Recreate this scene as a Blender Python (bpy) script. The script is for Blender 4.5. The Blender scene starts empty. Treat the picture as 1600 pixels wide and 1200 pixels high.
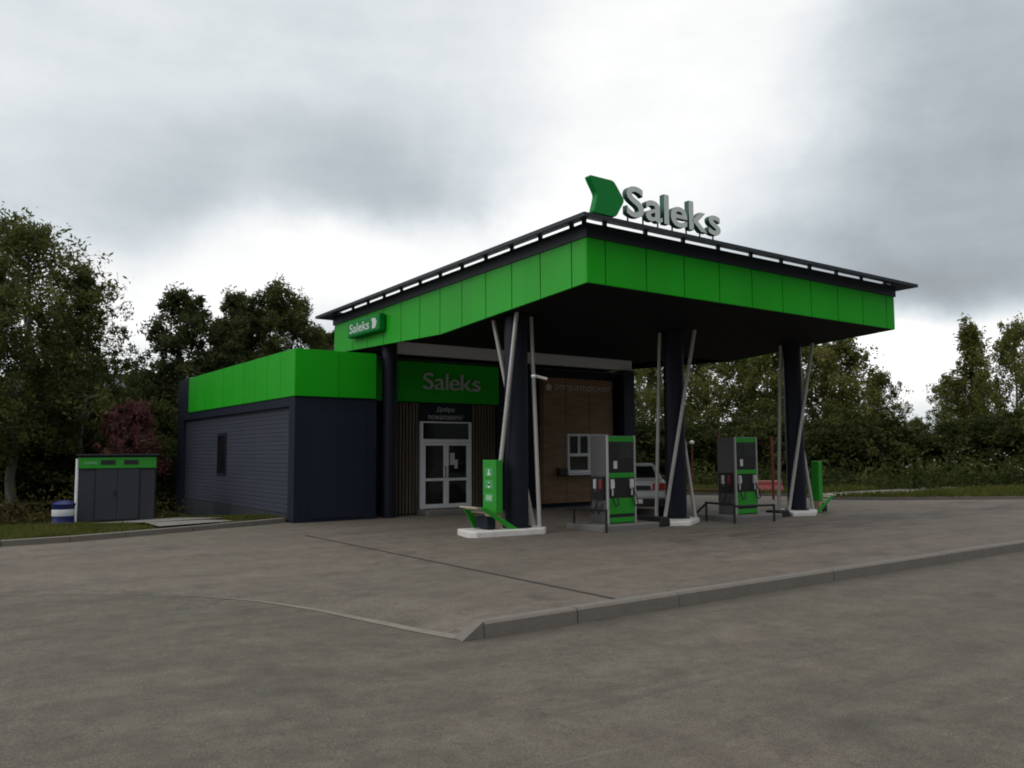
import bpy, bmesh, math, random
import numpy as np
from mathutils import Vector, Matrix
rad = math.radians
S = bpy.context.scene
COL = S.collection

# ------------------------------------------------------------------ camera
CAM = Vector((-9.2362, -10.59256, 1.59992))
cR = Vector((0.812, -0.58364, -0.00512)); cU = Vector((-0.04441, -0.07053, 0.99652)); cF = Vector((0.58197, 0.80894, 0.08319))
cam = bpy.data.cameras.new("camera"); cam.sensor_width = 36.0; cam.lens = 28.913
cam.clip_start = 0.1; cam.clip_end = 3000
camo = bpy.data.objects.new("camera", cam); COL.objects.link(camo)
camo.matrix_world = Matrix(((cR.x, cU.x, -cF.x, CAM.x), (cR.y, cU.y, -cF.y, CAM.y), (cR.z, cU.z, -cF.z, CAM.z), (0, 0, 0, 1)))
S.camera = camo
S.view_settings.view_transform = 'Standard'; S.view_settings.look = 'None'
S.view_settings.exposure = 0.0; S.view_settings.gamma = 1.0
S.cycles.pixel_filter_type = 'BLACKMAN_HARRIS'; S.cycles.filter_width = 1.9
S.cycles.max_bounces = 6; S.cycles.diffuse_bounces = 2; S.cycles.transparent_max_bounces = 8

# ------------------------------------------------------------------ node helpers
def nd(nt, t, **kw):
    n = nt.nodes.new(t)
    for k, v in kw.items(): setattr(n, k, v)
    return n
def setin(nt, sock, v):
    if isinstance(v, bpy.types.NodeSocket): nt.links.new(v, sock)
    elif v is not None: sock.default_value = v
def mth(nt, op, a, b=None, c=None, clamp=False):
    n = nd(nt, 'ShaderNodeMath', operation=op); n.use_clamp = clamp
    for i, v in enumerate((a, b, c)):
        if v is not None: setin(nt, n.inputs[i], v)
    return n.outputs[0]
def noise(nt, vec, scale, detail=4.0, rough=0.55, out=0):
    n = nd(nt, 'ShaderNodeTexNoise'); setin(nt, n.inputs['Vector'], vec)
    n.inputs['Scale'].default_value = scale; n.inputs['Detail'].default_value = detail; n.inputs['Roughness'].default_value = rough
    return n.outputs[out]
def ramp(nt, fac, stops):
    n = nd(nt, 'ShaderNodeValToRGB'); setin(nt, n.inputs[0], fac); e = n.color_ramp.elements
    while len(e) < len(stops): e.new(0.5)
    for i, (p, c) in enumerate(stops):
        e[i].position = p; e[i].color = (c[0], c[1], c[2], 1) if not isinstance(c, (int, float)) else (c, c, c, 1)
    return n.outputs[0]
def mixc(nt, fac, a, b, mode='MIX'):
    n = nd(nt, 'ShaderNodeMix', data_type='RGBA', blend_type=mode)
    setin(nt, n.inputs[0], fac)
    for s, v in ((n.inputs[6], a), (n.inputs[7], b)):
        if isinstance(v, tuple): v = (v[0], v[1], v[2], 1)
        setin(nt, s, v)
    return n.outputs[2]
def mapr(nt, v, a, b, c=0.0, d=1.0):
    n = nd(nt, 'ShaderNodeMapRange'); n.interpolation_type = 'SMOOTHSTEP'
    setin(nt, n.inputs[0], v)
    for i, x in enumerate((a, b, c, d)): n.inputs[i + 1].default_value = x
    return n.outputs[0]

# ------------------------------------------------------------------ world: overcast sky
SUN_EL, SUN_AZ = rad(36), rad(272)
W = bpy.data.worlds.new("World"); S.world = W; W.use_nodes = True
nt = W.node_tree; nt.nodes.clear()
geo = nd(nt, 'ShaderNodeTexCoord').outputs['Generated']
sep = nd(nt, 'ShaderNodeSeparateXYZ'); nt.links.new(geo, sep.inputs[0])
X, Y, Z = sep.outputs
cl = noise(nt, geo, 2.6, 7, 0.55, 1)
csep = nd(nt, 'ShaderNodeSeparateColor'); nt.links.new(cl, csep.inputs[0])
n1, n2, n3 = csep.outputs
az = mth(nt, 'ADD', mth(nt, 'ARCTAN2', X, Y), mth(nt, 'MULTIPLY_ADD', n1, 0.42, -0.21))
el = mth(nt, 'ADD', mth(nt, 'ARCSINE', Z), mth(nt, 'MULTIPLY_ADD', n2, 0.20, -0.10))
def blob(a0, e0, wa, we, amp, tilt=0.0):
    da = mth(nt, 'SUBTRACT', az, a0); de = mth(nt, 'SUBTRACT', mth(nt, 'SUBTRACT', el, e0), mth(nt, 'MULTIPLY', da, tilt))
    q = mth(nt, 'ADD', mth(nt, 'POWER', mth(nt, 'ABSOLUTE', mth(nt, 'DIVIDE', da, wa)), 3.0), mth(nt, 'POWER', mth(nt, 'ABSOLUTE', mth(nt, 'DIVIDE', de, we)), 3.0))
    return mth(nt, 'MULTIPLY', mth(nt, 'EXPONENT', mth(nt, 'MULTIPLY', q, -1.0)), amp)
fine = noise(nt, geo, 6.0, 9, 0.62)
val = mth(nt, 'MULTIPLY_ADD', fine, 0.22, 0.685)
smap = nd(nt, 'ShaderNodeMapping'); nt.links.new(geo, smap.inputs[0]); smap.inputs['Scale'].default_value = (1.0, 1.0, 4.5); smap.inputs['Rotation'].default_value = (0.25, 0.1, 0)
strk = noise(nt, smap.outputs[0], 2.4, 9, 0.62)
val = mth(nt, 'ADD', val, mth(nt, 'MULTIPLY_ADD', n3, 0.16, -0.08))
val = mth(nt, 'ADD', val, mth(nt, 'MULTIPLY_ADD', strk, 0.26, -0.13))
for b in ((0.30, 0.300, 0.26, 0.062, -0.165, 0.06), (0.52, 0.300, 0.13, 0.035, -0.08, 0.1), (0.40, 0.195, 0.34, 0.060, 0.34, 0.10),
          (0.80, 0.42, 0.24, 0.17, 0.24, 0.0), (1.16, 0.29, 0.20, 0.23, -0.33, 0.0), (0.98, 0.200, 0.17, 0.04, -0.16, -0.2),
          (1.08, 0.085, 0.20, 0.052, 0.75, 0.0), (0.08, 0.44, 0.2, 0.12, 0.05, 0.0), (0.66, 0.26, 0.1, 0.10, 0.10, 0.0)):
    val = mth(nt, 'ADD', val, blob(*b))
# out-of-view sky shaped for lighting: west and overhead brightened, low south darkened
val = mth(nt, 'ADD', val, mth(nt, 'MULTIPLY', mapr(nt, mth(nt, 'MULTIPLY', X, -1.0), 0.25, 0.95), 0.22))
val = mth(nt, 'ADD', val, mth(nt, 'MULTIPLY', mapr(nt, Z, 0.55, 0.95), 0.30))
south = mth(nt, 'MULTIPLY', mapr(nt, mth(nt, 'MULTIPLY', Y, -1.0), -0.15, 0.55), mapr(nt, Z, 0.22, 0.52, 0.92, -0.25))
val = mth(nt, 'MULTIPLY', val, mth(nt, 'SUBTRACT', 1.0, south))
val = mth(nt, 'MAXIMUM', val, 0.04)
tint = ramp(nt, val, [(0.25, (0.90, 0.97, 1.04)), (0.55, (0.89, 0.985, 1.045)), (0.80, (0.93, 0.995, 1.03)), (1.0, (1.0, 1.0, 1.0))])
cloud = mixc(nt, 1.0, tint, val, 'MULTIPLY')
sky = nd(nt, 'ShaderNodeTexSky', sky_type='NISHITA'); sky.sun_disc = False; sky.sun_elevation = SUN_EL; sky.sun_rotation = SUN_AZ
skyc = mixc(nt, 1.0, sky.outputs[0], (0.08, 0.08, 0.08), 'MULTIPLY')
bg = nd(nt, 'ShaderNodeBackground'); setin(nt, bg.inputs[0], mixc(nt, 0.93, skyc, cloud)); bg.inputs[1].default_value = 1.0
wo = nd(nt, 'ShaderNodeOutputWorld'); nt.links.new(bg.outputs[0], wo.inputs[0])
sun = bpy.data.lights.new("sun", 'SUN'); sun.energy = 0.5; sun.angle = rad(16); sun.color = (1.0, 0.95, 0.88)
suno = bpy.data.objects.new("sun", sun); COL.objects.link(suno)
sd = Vector((math.sin(SUN_AZ) * math.cos(SUN_EL), math.cos(SUN_AZ) * math.cos(SUN_EL), math.sin(SUN_EL)))
suno.rotation_euler = (-sd).to_track_quat('-Z', 'Y').to_euler(); suno.location = sd * 60

# ------------------------------------------------------------------ materials
def mat(name, col, rough=0.6, var=0.12, scale=3.0, metal=0.0, bump=0.0, bscale=40.0, dirt=0.0, spec=0.5, coat=0.0, obj=True):
    m = bpy.data.materials.new(name); m.use_nodes = True; t = m.node_tree; b = t.nodes['Principled BSDF']
    tc = nd(t, 'ShaderNodeTexCoord').outputs['Object']
    n = noise(t, tc, scale, 5, 0.6)
    f = mth(t, 'MULTIPLY_ADD', n, 2 * var, 1 - var)
    c = mixc(t, 1.0, col, f, 'MULTIPLY')
    if dirt > 0:
        mp = nd(t, 'ShaderNodeMapping'); t.links.new(tc, mp.inputs[0]); mp.inputs['Scale'].default_value = (1.6, 1.6, 0.35)
        d = mapr(t, noise(t, mp.outputs[0], 2.2, 6, 0.65), 0.48, 0.75, 0, dirt)
        c = mixc(t, d, c, (0.16, 0.14, 0.115))
    t.links.new(c, b.inputs['Base Color'])
    r = mth(t, 'MULTIPLY_ADD', noise(t, tc, scale * 3, 3), 0.2, rough - 0.1, clamp=True); t.links.new(r, b.inputs['Roughness'])
    b.inputs['Metallic'].default_value = metal; b.inputs['Specular IOR Level'].default_value = spec
    if coat: b.inputs['Coat Weight'].default_value = coat
    if bump > 0:
        bp = nd(t, 'ShaderNodeBump'); bp.inputs['Strength'].default_value = bump; bp.inputs['Distance'].default_value = 0.01
        t.links.new(noise(t, tc, bscale, 4), bp.inputs['Height']); t.links.new(bp.outputs[0], b.inputs['Normal'])
    return m
def panel_mat(name, col, rough, axis, pitch, var=0.10, spec=0.4):      # sheet panels: each panel's coating differs a little
    m = mat(name, col, rough, 0.05, 0.7, spec=spec, dirt=0.05); t = m.node_tree; b = t.nodes['Principled BSDF']
    base = b.inputs['Base Color'].links[0].from_socket
    s = nd(t, 'ShaderNodeSeparateXYZ'); t.links.new(nd(t, 'ShaderNodeTexCoord').outputs['Object'], s.inputs[0])
    fl = mth(t, 'FLOOR', mth(t, 'DIVIDE', s.outputs[axis], pitch))
    wn = nd(t, 'ShaderNodeTexWhiteNoise', noise_dimensions='1D'); t.links.new(fl, wn.inputs['W'])
    t.links.new(mixc(t, 1.0, base, mth(t, 'MULTIPLY_ADD', wn.outputs[0], var, 1 - var / 2), 'MULTIPLY'), b.inputs['Base Color'])
    return m
GREEN = panel_mat('green_panel', (0.014, 0.40, 0.012), 0.42, 1, 0.906, spec=0.35)
GREENX = panel_mat('green_panel_front', (0.012, 0.40, 0.010), 0.45, 0, 1.0007, spec=0.15)
GREEN2 = mat('green_paint', (0.02, 0.30, 0.02), 0.4, 0.08, 2)
EMER = mat('emerald_sign_face', (0.002, 0.23, 0.035), 0.4, 0.05, 2, spec=0.2)
SEAM = mat('seam_dark', (0.008, 0.03, 0.008), 0.8)
NAVY = mat('navy_panel', (0.012, 0.018, 0.031), 0.55, 0.10, 1.0, spec=0.22, dirt=0.03)
NAVYC = mat('navy_column_paint', (0.010, 0.012, 0.022), 0.45, 0.10, 1.5, spec=0.25, dirt=0.03)
TRIM = mat('dark_roof_trim', (0.018, 0.024, 0.034), 0.45, 0.1, 1.5, spec=0.4)
SOFFIT = mat('dark_soffit', (0.010, 0.010, 0.012), 0.7, 0.2, 0.8, spec=0.1)
GREYW = mat('grey_corrugated', (0.046, 0.053, 0.074), 0.6, 0.10, 0.6, spec=0.25, dirt=0.06)
BEAM = mat('beam_grey', (0.68, 0.71, 0.76), 0.55, 0.08, 1.2)
POLE = mat('pole_galvanised', (0.50, 0.49, 0.47), 0.45, 0.12, 6, metal=0.35, dirt=0.15)
WHITE = mat('white_upvc', (0.84, 0.85, 0.86), 0.4, 0.05, 3, dirt=0.12)
LETTER = mat('letter_grey', (0.66, 0.73, 0.71), 0.45, 0.05, 3)
LETTERSIDE = mat('letter_side_green', (0.01, 0.09, 0.045), 0.5, 0.05, 3)
DIM = mat('dim_letter', (0.50, 0.53, 0.50), 0.5, 0.05)
GLASS = mat('dark_glass', (0.010, 0.011, 0.013), 0.08, 0.2, 2, spec=0.6)
BLACK = mat('black_plastic', (0.012, 0.012, 0.013), 0.5, 0.2, 5)
RUBBER = mat('black_rubber', (0.014, 0.014, 0.014), 0.8, 0.2, 8, bump=0.2)
STEEL = mat('brushed_steel', (0.12, 0.12, 0.125), 0.5, 0.12, 4, metal=0.3, dirt=0.1)
CONC = mat('concrete', (0.20, 0.19, 0.175), 0.9, 0.22, 5, bump=0.5, dirt=0.35)
PADW = mat('white_painted_concrete', (0.70, 0.68, 0.65), 0.75, 0.12, 6, bump=0.3, dirt=0.30)
KERB = mat('kerb_concrete', (0.168, 0.153, 0.134), 0.92, 0.25, 4, bump=0.6, dirt=0.3)
RED = mat('red_paint', (0.27, 0.03, 0.026), 0.55, 0.2, 4, dirt=0.2)
RUSTRED = mat('rusty_red_paint', (0.15, 0.03, 0.026), 0.7, 0.25, 6, dirt=0.3)
BLUE = mat('blue_barrel_paint', (0.008, 0.014, 0.105), 0.4, 0.15, 4, dirt=0.06)
CARW = mat('white_car_paint', (0.46, 0.47, 0.48), 0.3, 0.04, 2, coat=0.5, dirt=0.12)
TAIL = mat('red_tail_lens', (0.32, 0.02, 0.02), 0.25, 0.1, 3)
WOODS = mat('pale_bench_wood', (0.42, 0.33, 0.20), 0.65, 0.2, 9, dirt=0.1)
BARK = mat('birch_bark', (0.17, 0.16, 0.14), 0.85, 0.45, 7, bump=0.4)
BARKD = mat('dark_bark', (0.07, 0.058, 0.045), 0.9, 0.3, 7, bump=0.5)
def wood_slats(name, c1, c2, axis_scale):
    m = mat(name, c1, 0.6, 0.1, 4); t = m.node_tree; b = t.nodes['Principled BSDF']
    tc = nd(t, 'ShaderNodeTexCoord').outputs['Object']
    mp = nd(t, 'ShaderNodeMapping'); t.links.new(tc, mp.inputs[0]); mp.inputs['Scale'].default_value = axis_scale
    n = noise(t, mp.outputs[0], 1.0, 6, 0.65)
    t.links.new(mixc(t, mapr(t, n, 0.35, 0.65), c1, c2), b.inputs['Base Color']); return m
SLAT = wood_slats('slat_wood', (0.10, 0.078, 0.052), (0.16, 0.125, 0.09), (14, 14, 0.8))
BROWN = wood_slats('brown_wood_panel', (0.20, 0.115, 0.060), (0.28, 0.172, 0.092), (1.2, 1.2, 9))
# asphalt: patches, tyre wear, stains, repaired seams, gravelly grain
def asphalt(name, base, warm, streak_rot, grain, gutter=False):
    m = bpy.data.materials.new(name); m.use_nodes = True; t = m.node_tree; b = t.nodes['Principled BSDF']
    tc = nd(t, 'ShaderNodeTexCoord').outputs['Object']
    big = noise(t, tc, 0.22, 5, 0.55); mid = noise(t, tc, 1.1, 6, 0.62); sm = noise(t, tc, 9.0, 5, 0.7); gr = noise(t, tc, grain, 2, 0.6)
    mp = nd(t, 'ShaderNodeMapping'); t.links.new(tc, mp.inputs[0]); mp.inputs['Rotation'].default_value = (0, 0, streak_rot); mp.inputs['Scale'].default_value = (0.12, 1.25, 1)
    st = noise(t, mp.outputs[0], 1.3, 5, 0.6)
    c = mixc(t, mapr(t, big, 0.3, 0.7), base, warm)
    c = mixc(t, mapr(t, noise(t, tc, 1.7, 5, 0.6), 0.5, 0.68, 0, 0.5), c, (base[0] * 0.92, base[1] * 1.02, base[2] * 1.0))
    f = mth(t, 'MULTIPLY_ADD', mid, 0.36 if gutter else 0.5, 0.81 if gutter else 0.75)
    f = mth(t, 'MULTIPLY', f, mth(t, 'MULTIPLY_ADD', sm, 0.60, 0.70))
    f = mth(t, 'MULTIPLY', f, mapr(t, noise(t, tc, 3.4, 6, 0.65), 0.3, 0.7, 0.86, 1.14))
    f = mth(t, 'MULTIPLY', f, mapr(t, gr, 0.30, 0.70, 0.72, 1.28))
    f = mth(t, 'MULTIPLY', f, mth(t, 'MULTIPLY_ADD', mapr(t, st, 0.3, 0.7), 0.20, 0.90))
    c = mixc(t, 1.0, c, f, 'MULTIPLY')
    stain = mth(t, 'MAXIMUM', mapr(t, noise(t, tc, 0.75, 7, 0.6), 0.56, 0.72, 0, 0.5), mapr(t, noise(t, mp.outputs[0], 1.9, 7, 0.68), 0.57, 0.75, 0, 0.38))
    c = mixc(t, stain, c, (0.055, 0.050, 0.045))
    dust = mapr(t, noise(t, mp.outputs[0], 3.1, 8, 0.7), 0.61, 0.80, 0, 0.34)
    c = mixc(t, dust, c, (0.30, 0.27, 0.235))
    speck = mapr(t, noise(t, tc, 11.0, 3, 0.5), 0.66, 0.74, 0, 0.45)
    c = mixc(t, speck, c, (0.05, 0.045, 0.04))
    chips = mapr(t, noise(t, mp.outputs[0], 7.0, 5, 0.6), 0.68, 0.76, 0, 0.5)
    c = mixc(t, chips, c, (0.27, 0.25, 0.22))
    vo = nd(t, 'ShaderNodeTexVoronoi', feature='DISTANCE_TO_EDGE'); vo.inputs['Scale'].default_value = 0.16
    wv = nd(t, 'ShaderNodeVectorMath', operation='ADD'); t.links.new(tc, wv.inputs[0])
    wn = nd(t, 'ShaderNodeVectorMath', operation='SCALE'); t.links.new(noise(t, tc, 1.5, 6, 0.7, 1), wn.inputs[0]); wn.inputs[3].default_value = 1.2
    t.links.new(wn.outputs[0], wv.inputs[1]); t.links.new(wv.outputs[0], vo.inputs['Vector'])
    crack = mth(t, 'MULTIPLY', mapr(t, vo.outputs[0], 0.0, 0.005, 0.62, 0.0), mapr(t, noise(t, tc, 0.35, 2), 0.44, 0.58))
    c = mixc(t, crack, c, (0.05, 0.047, 0.043))
    sp = nd(t, 'ShaderNodeSeparateXYZ'); t.links.new(tc, sp.inputs[0])
    if gutter:                                  # grit swept up against the kerb
        yy = mth(t, 'ADD', sp.outputs[1], mth(t, 'MULTIPLY_ADD', noise(t, tc, 2.2, 5), 0.5, -0.25))
        c = mixc(t, mth(t, 'MULTIPLY', mapr(t, yy, -4.5, -4.05, 0, 0.6), mapr(t, sp.outputs[0], -5.6, -4.6)), c, (0.062, 0.056, 0.047))
    else:                                       # oil and rubber where cars stop along the pumps
        yy = mth(t, 'ABSOLUTE', mth(t, 'ADD', mth(t, 'ADD', sp.outputs[1], -0.2), mth(t, 'MULTIPLY_ADD', noise(t, tc, 0.8, 5), 3.2, -1.6)))
        c = mixc(t, mth(t, 'MULTIPLY', mth(t, 'MULTIPLY', mapr(t, yy, 1.3, 0.2, 0, 0.75), mapr(t, sp.outputs[0], -1, 4)), mapr(t, noise(t, mp.outputs[0], 3.0, 7, 0.7), 0.42, 0.64)), c, (0.052, 0.048, 0.042))
    t.links.new(c, b.inputs['Base Color'])
    b.inputs['Specular IOR Level'].default_value = 0.25
    t.links.new(mth(t, 'MULTIPLY_ADD', sm, 0.25, 0.72), b.inputs['Roughness'])
    bp = nd(t, 'ShaderNodeBump'); bp.inputs['Strength'].default_value = 0.45; bp.inputs['Distance'].default_value = 0.012
    t.links.new(mth(t, 'ADD', gr, mth(t, 'MULTIPLY', sm, 0.8)), bp.inputs['Height']); t.links.new(bp.outputs[0], b.inputs['Normal'])
    return m
ASPH = asphalt('road_asphalt', (0.119, 0.107, 0.086), (0.134, 0.115, 0.094), -0.10, 85, True)
LOT = asphalt('lot_asphalt', (0.135, 0.120, 0.097), (0.157, 0.130, 0.110), 0.05, 75)
def ground_mat(name, a, b2, c3):
    m = bpy.data.materials.new(name); m.use_nodes = True; t = m.node_tree; b = t.nodes['Principled BSDF']
    tc = nd(t, 'ShaderNodeTexCoord').outputs['Object']
    c = mixc(t, mapr(t, noise(t, tc, 0.5, 6), 0.35, 0.65), a, b2)
    c = mixc(t, mapr(t, noise(t, tc, 2.5, 6), 0.5, 0.7), c, c3)
    t.links.new(c, b.inputs['Base Color']); b.inputs['Roughness'].default_value = 0.95; b.inputs['Specular IOR Level'].default_value = 0.1
    return m
SOIL = ground_mat('grassy_soil', (0.045, 0.055, 0.018), (0.07, 0.065, 0.03), (0.035, 0.045, 0.015))
def leaf_mat(name, stops, trans=0.25):
    m = bpy.data.materials.new(name); m.use_nodes = True; t = m.node_tree; t.nodes.clear()
    g = nd(t, 'ShaderNodeNewGeometry'); o = nd(t, 'ShaderNodeObjectInfo')
    tc = nd(t, 'ShaderNodeTexCoord').outputs['Object']
    f = mth(t, 'ADD', mth(t, 'MULTIPLY', g.outputs['Random Per Island'], 0.55), mth(t, 'MULTIPLY_ADD', noise(t, tc, 0.9, 3), 1.1, -0.32))
    f = mth(t, 'ADD', f, mth(t, 'MULTIPLY_ADD', o.outputs['Random'], 0.24, -0.12), clamp=True)
    c = ramp(t, f, stops)
    d = nd(t, 'ShaderNodeBsdfDiffuse'); t.links.new(c, d.inputs[0])
    tr = nd(t, 'ShaderNodeBsdfTranslucent'); t.links.new(c, tr.inputs[0])
    mx = nd(t, 'ShaderNodeMixShader'); mx.inputs[0].default_value = trans
    t.links.new(d.outputs[0], mx.inputs[1]); t.links.new(tr.outputs[0], mx.inputs[2])
    ou = nd(t, 'ShaderNodeOutputMaterial'); t.links.new(mx.outputs[0], ou.inputs[0]); return m
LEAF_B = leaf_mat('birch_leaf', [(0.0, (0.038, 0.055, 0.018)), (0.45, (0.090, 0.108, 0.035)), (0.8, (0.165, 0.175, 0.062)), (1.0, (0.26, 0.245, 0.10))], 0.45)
LEAF_F = leaf_mat('yellow_green_leaf', [(0.0, (0.055, 0.072, 0.02)), (0.45, (0.135, 0.148, 0.042)), (0.8, (0.24, 0.235, 0.08)), (1.0, (0.38, 0.33, 0.14))], 0.5)  # lighter yellow-green foliage of the trees beyond the pumps
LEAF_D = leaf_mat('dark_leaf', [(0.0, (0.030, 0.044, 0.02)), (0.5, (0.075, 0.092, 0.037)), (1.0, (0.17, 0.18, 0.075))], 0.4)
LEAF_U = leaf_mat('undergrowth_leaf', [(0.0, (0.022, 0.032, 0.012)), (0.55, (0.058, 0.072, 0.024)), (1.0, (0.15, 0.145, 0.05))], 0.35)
LEAF_R = leaf_mat('red_leaf', [(0.0, (0.08, 0.035, 0.035)), (0.5, (0.20, 0.08, 0.09)), (0.75, (0.13, 0.10, 0.05)), (1.0, (0.11, 0.12, 0.05))], 0.4)
GRASS = leaf_mat('grass_blade', [(0.0, (0.045, 0.062, 0.014)), (0.5, (0.090, 0.110, 0.026)), (0.8, (0.15, 0.14, 0.045)), (1.0, (0.19, 0.155, 0.075))], 0.3)
FLOWER = mat('white_flower', (0.34, 0.34, 0.28), 0.8)

# ------------------------------------------------------------------ mesh helpers
class MB:
    def __init__(s): s.v = []; s.f = []
    def add(s, vs, fs):
        n = len(s.v); s.v += [tuple(v) for v in vs]; s.f += [tuple(i + n for i in f) for f in fs]; return s
    def box(s, x0, x1, y0, y1, z0, z1):
        v = [(x, y, z) for x in (x0, x1) for y in (y0, y1) for z in (z0, z1)]
        return s.add(v, [(0, 1, 3, 2), (4, 6, 7, 5), (0, 4, 5, 1), (2, 3, 7, 6), (0, 2, 6, 4), (1, 5, 7, 3)])
    def prism(s, poly, a, b, axis):           # poly of 2-tuples extruded along axis from a to b
        def P(p, t): return {0: (t, p[0], p[1]), 1: (p[0], t, p[1]), 2: (p[0], p[1], t)}[axis]
        n = len(poly); v = [P(p, a) for p in poly] + [P(p, b) for p in poly]
        f = [tuple(range(n)), tuple(range(2 * n - 1, n - 1, -1))] + [(i, i + n, (i + 1) % n + n, (i + 1) % n) for i in range(n)]
        return s.add(v, f)
    def tube(s, p0, p1, r0, r1=None, n=10, cap=True):
        p0 = Vector(p0); p1 = Vector(p1); r1 = r0 if r1 is None else r1
        d = (p1 - p0).normalized(); u = d.orthogonal().normalized(); w = d.cross(u)
        v = [p + (u * math.cos(2 * math.pi * i / n) + w * math.sin(2 * math.pi * i / n)) * r for p, r in ((p0, r0), (p1, r1)) for i in range(n)]
        f = [(i, (i + 1) % n, (i + 1) % n + n, i + n) for i in range(n)]
        if cap: f += [tuple(range(n - 1, -1, -1)), tuple(range(n, 2 * n))]
        return s.add(v, f)
    def path(s, pts, r, n=6):
        for a, b in zip(pts[:-1], pts[1:]): s.tube(a, b, r, n=n)
        return s
    def lathe(s, prof, c=(0, 0, 0), n=28):
        v = [(c[0] + r * math.cos(2 * math.pi * i / n), c[1] + r * math.sin(2 * math.pi * i / n), c[2] + z) for r, z in prof for i in range(n)]
        m = len(prof); f = [(k * n + i, k * n + (i + 1) % n, (k + 1) * n + (i + 1) % n, (k + 1) * n + i) for k in range(m - 1) for i in range(n)]
        f += [tuple(range(n - 1, -1, -1)), tuple(range((m - 1) * n, m * n))]
        return s.add(v, f)
    def build(s, name, material, parent=None, bevel=0.0, smooth=False, xf=None):
        me = bpy.data.meshes.new(name); me.from_pydata(s.v, [], s.f)
        if xf is not None: me.transform(xf)
        bm = bmesh.new(); bm.from_mesh(me); bmesh.ops.recalc_face_normals(bm, faces=bm.faces); bm.to_mesh(me); bm.free()
        me.update(); return link(name, me, material, parent, bevel, smooth)
def link(name, me, material, parent=None, bevel=0.0, smooth=False):
    o = bpy.data.objects.new(name, me); COL.objects.link(o)
    for m in (material if isinstance(material, (list, tuple)) else [material]): me.materials.append(m)
    if smooth:
        me.polygons.foreach_set('use_smooth', [True] * len(me.polygons))
        try: me.set_sharp_from_angle(angle=rad(40))
        except Exception: pass
    if bevel > 0:
        b = o.modifiers.new('bevel', 'BEVEL'); b.width = bevel; b.segments = 2; b.limit_method = 'ANGLE'; b.angle_limit = rad(40)
    if parent is not None:
        o.parent = parent; o.matrix_parent_inverse = base_matrix(parent).inverted()
    return o
def base_matrix(o):
    m = Matrix.Translation(o.location) @ o.rotation_euler.to_matrix().to_4x4()
    return m if o.parent is None else base_matrix(o.parent) @ o.matrix_parent_inverse @ m
def tag(o, label, cat, group=None):
    o['label'] = label; o['category'] = cat
    if group: o['group'] = group
    return o
def thing(name, label, cat, loc=(0, 0, 0), group=None):
    o = bpy.data.objects.new(name, None); COL.objects.link(o); o.location = loc; o.empty_display_size = 0.3
    return tag(o, label, cat, group)
def struct(o): o['kind'] = 'structure'; return o
def copy_tree(o, parent=None):
    c = o.copy(); COL.objects.link(c)
    if parent is not None: c.parent = parent
    for ch in list(o.children): copy_tree(ch, c)
    return c
FACE_FRONT = Matrix.Rotation(rad(90), 4, 'X')                                   # text facing -y
FACE_LEFT = Matrix.Rotation(rad(-90), 4, 'Z') @ Matrix.Rotation(rad(90), 4, 'X')  # text facing -x
def text_mesh(txt, extrude, offset=0.0):
    cu = bpy.data.curves.new('text', 'FONT'); cu.body = txt; cu.extrude = extrude; cu.offset = offset; cu.resolution_u = 6
    to = bpy.data.objects.new('text', cu); COL.objects.link(to)
    dg = bpy.context.evaluated_depsgraph_get(); me = bpy.data.meshes.new_from_object(to.evaluated_get(dg))
    bpy.data.objects.remove(to); bpy.data.curves.remove(cu); me.materials.clear()
    co = np.empty(len(me.vertices) * 3); me.vertices.foreach_get('co', co); return me, co.reshape(-1, 3)
def place_text(txt, x_w, z_h, origin, facing, extrude, offset=0.0):              # whole line as one mesh, scaled to width x_w and height z_h
    me, co = text_mesh(txt, extrude, offset); mn = co.min(0); mx = co.max(0)
    sc = Matrix.Diagonal((x_w / (mx[0] - mn[0]), z_h / (mx[1] - mn[1]), 1, 1))
    me.transform(Matrix.Translation(origin) @ facing @ sc @ Matrix.Translation((-mn[0], -mn[1], 0))); return me
def letters(word, x_w, cap_h, origin, facing, extrude, offset, material, parent, side=None):
    infos = []; x = 0.0
    for ch in word:
        me, co = text_mesh(ch, extrude, offset); mn = co.min(0); mx = co.max(0); infos.append((ch, me, x - mn[0], mn, mx)); x += mx[0] - mn[0] + 0.045
    tot = x - 0.045; base = 0.0; h = infos[0][4][1] - infos[0][3][1]
    for ch, me, dx, mn, mx in infos:
        me.transform(Matrix.Translation(origin) @ facing @ Matrix.Diagonal((x_w / tot, cap_h / h, 1, 1)) @ Matrix.Translation((dx, -infos[0][3][1], 0)))
        o = link('letter', me, [material] + ([side] if side else []), parent)
        if side:
            front = facing.to_3x3() @ Vector((0, 0, 1))
            for p in me.polygons: p.material_index = 0 if abs(p.normal.dot(front)) > 0.7 else 1

def at0(u, D, z=0.0):
    d = Vector((cF.x, cF.y)) + Vector((cR.x, cR.y)) * ((u - 800) / 1285.0)
    return Vector((CAM.x + d.x * D, CAM.y + d.y * D, z))
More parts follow.
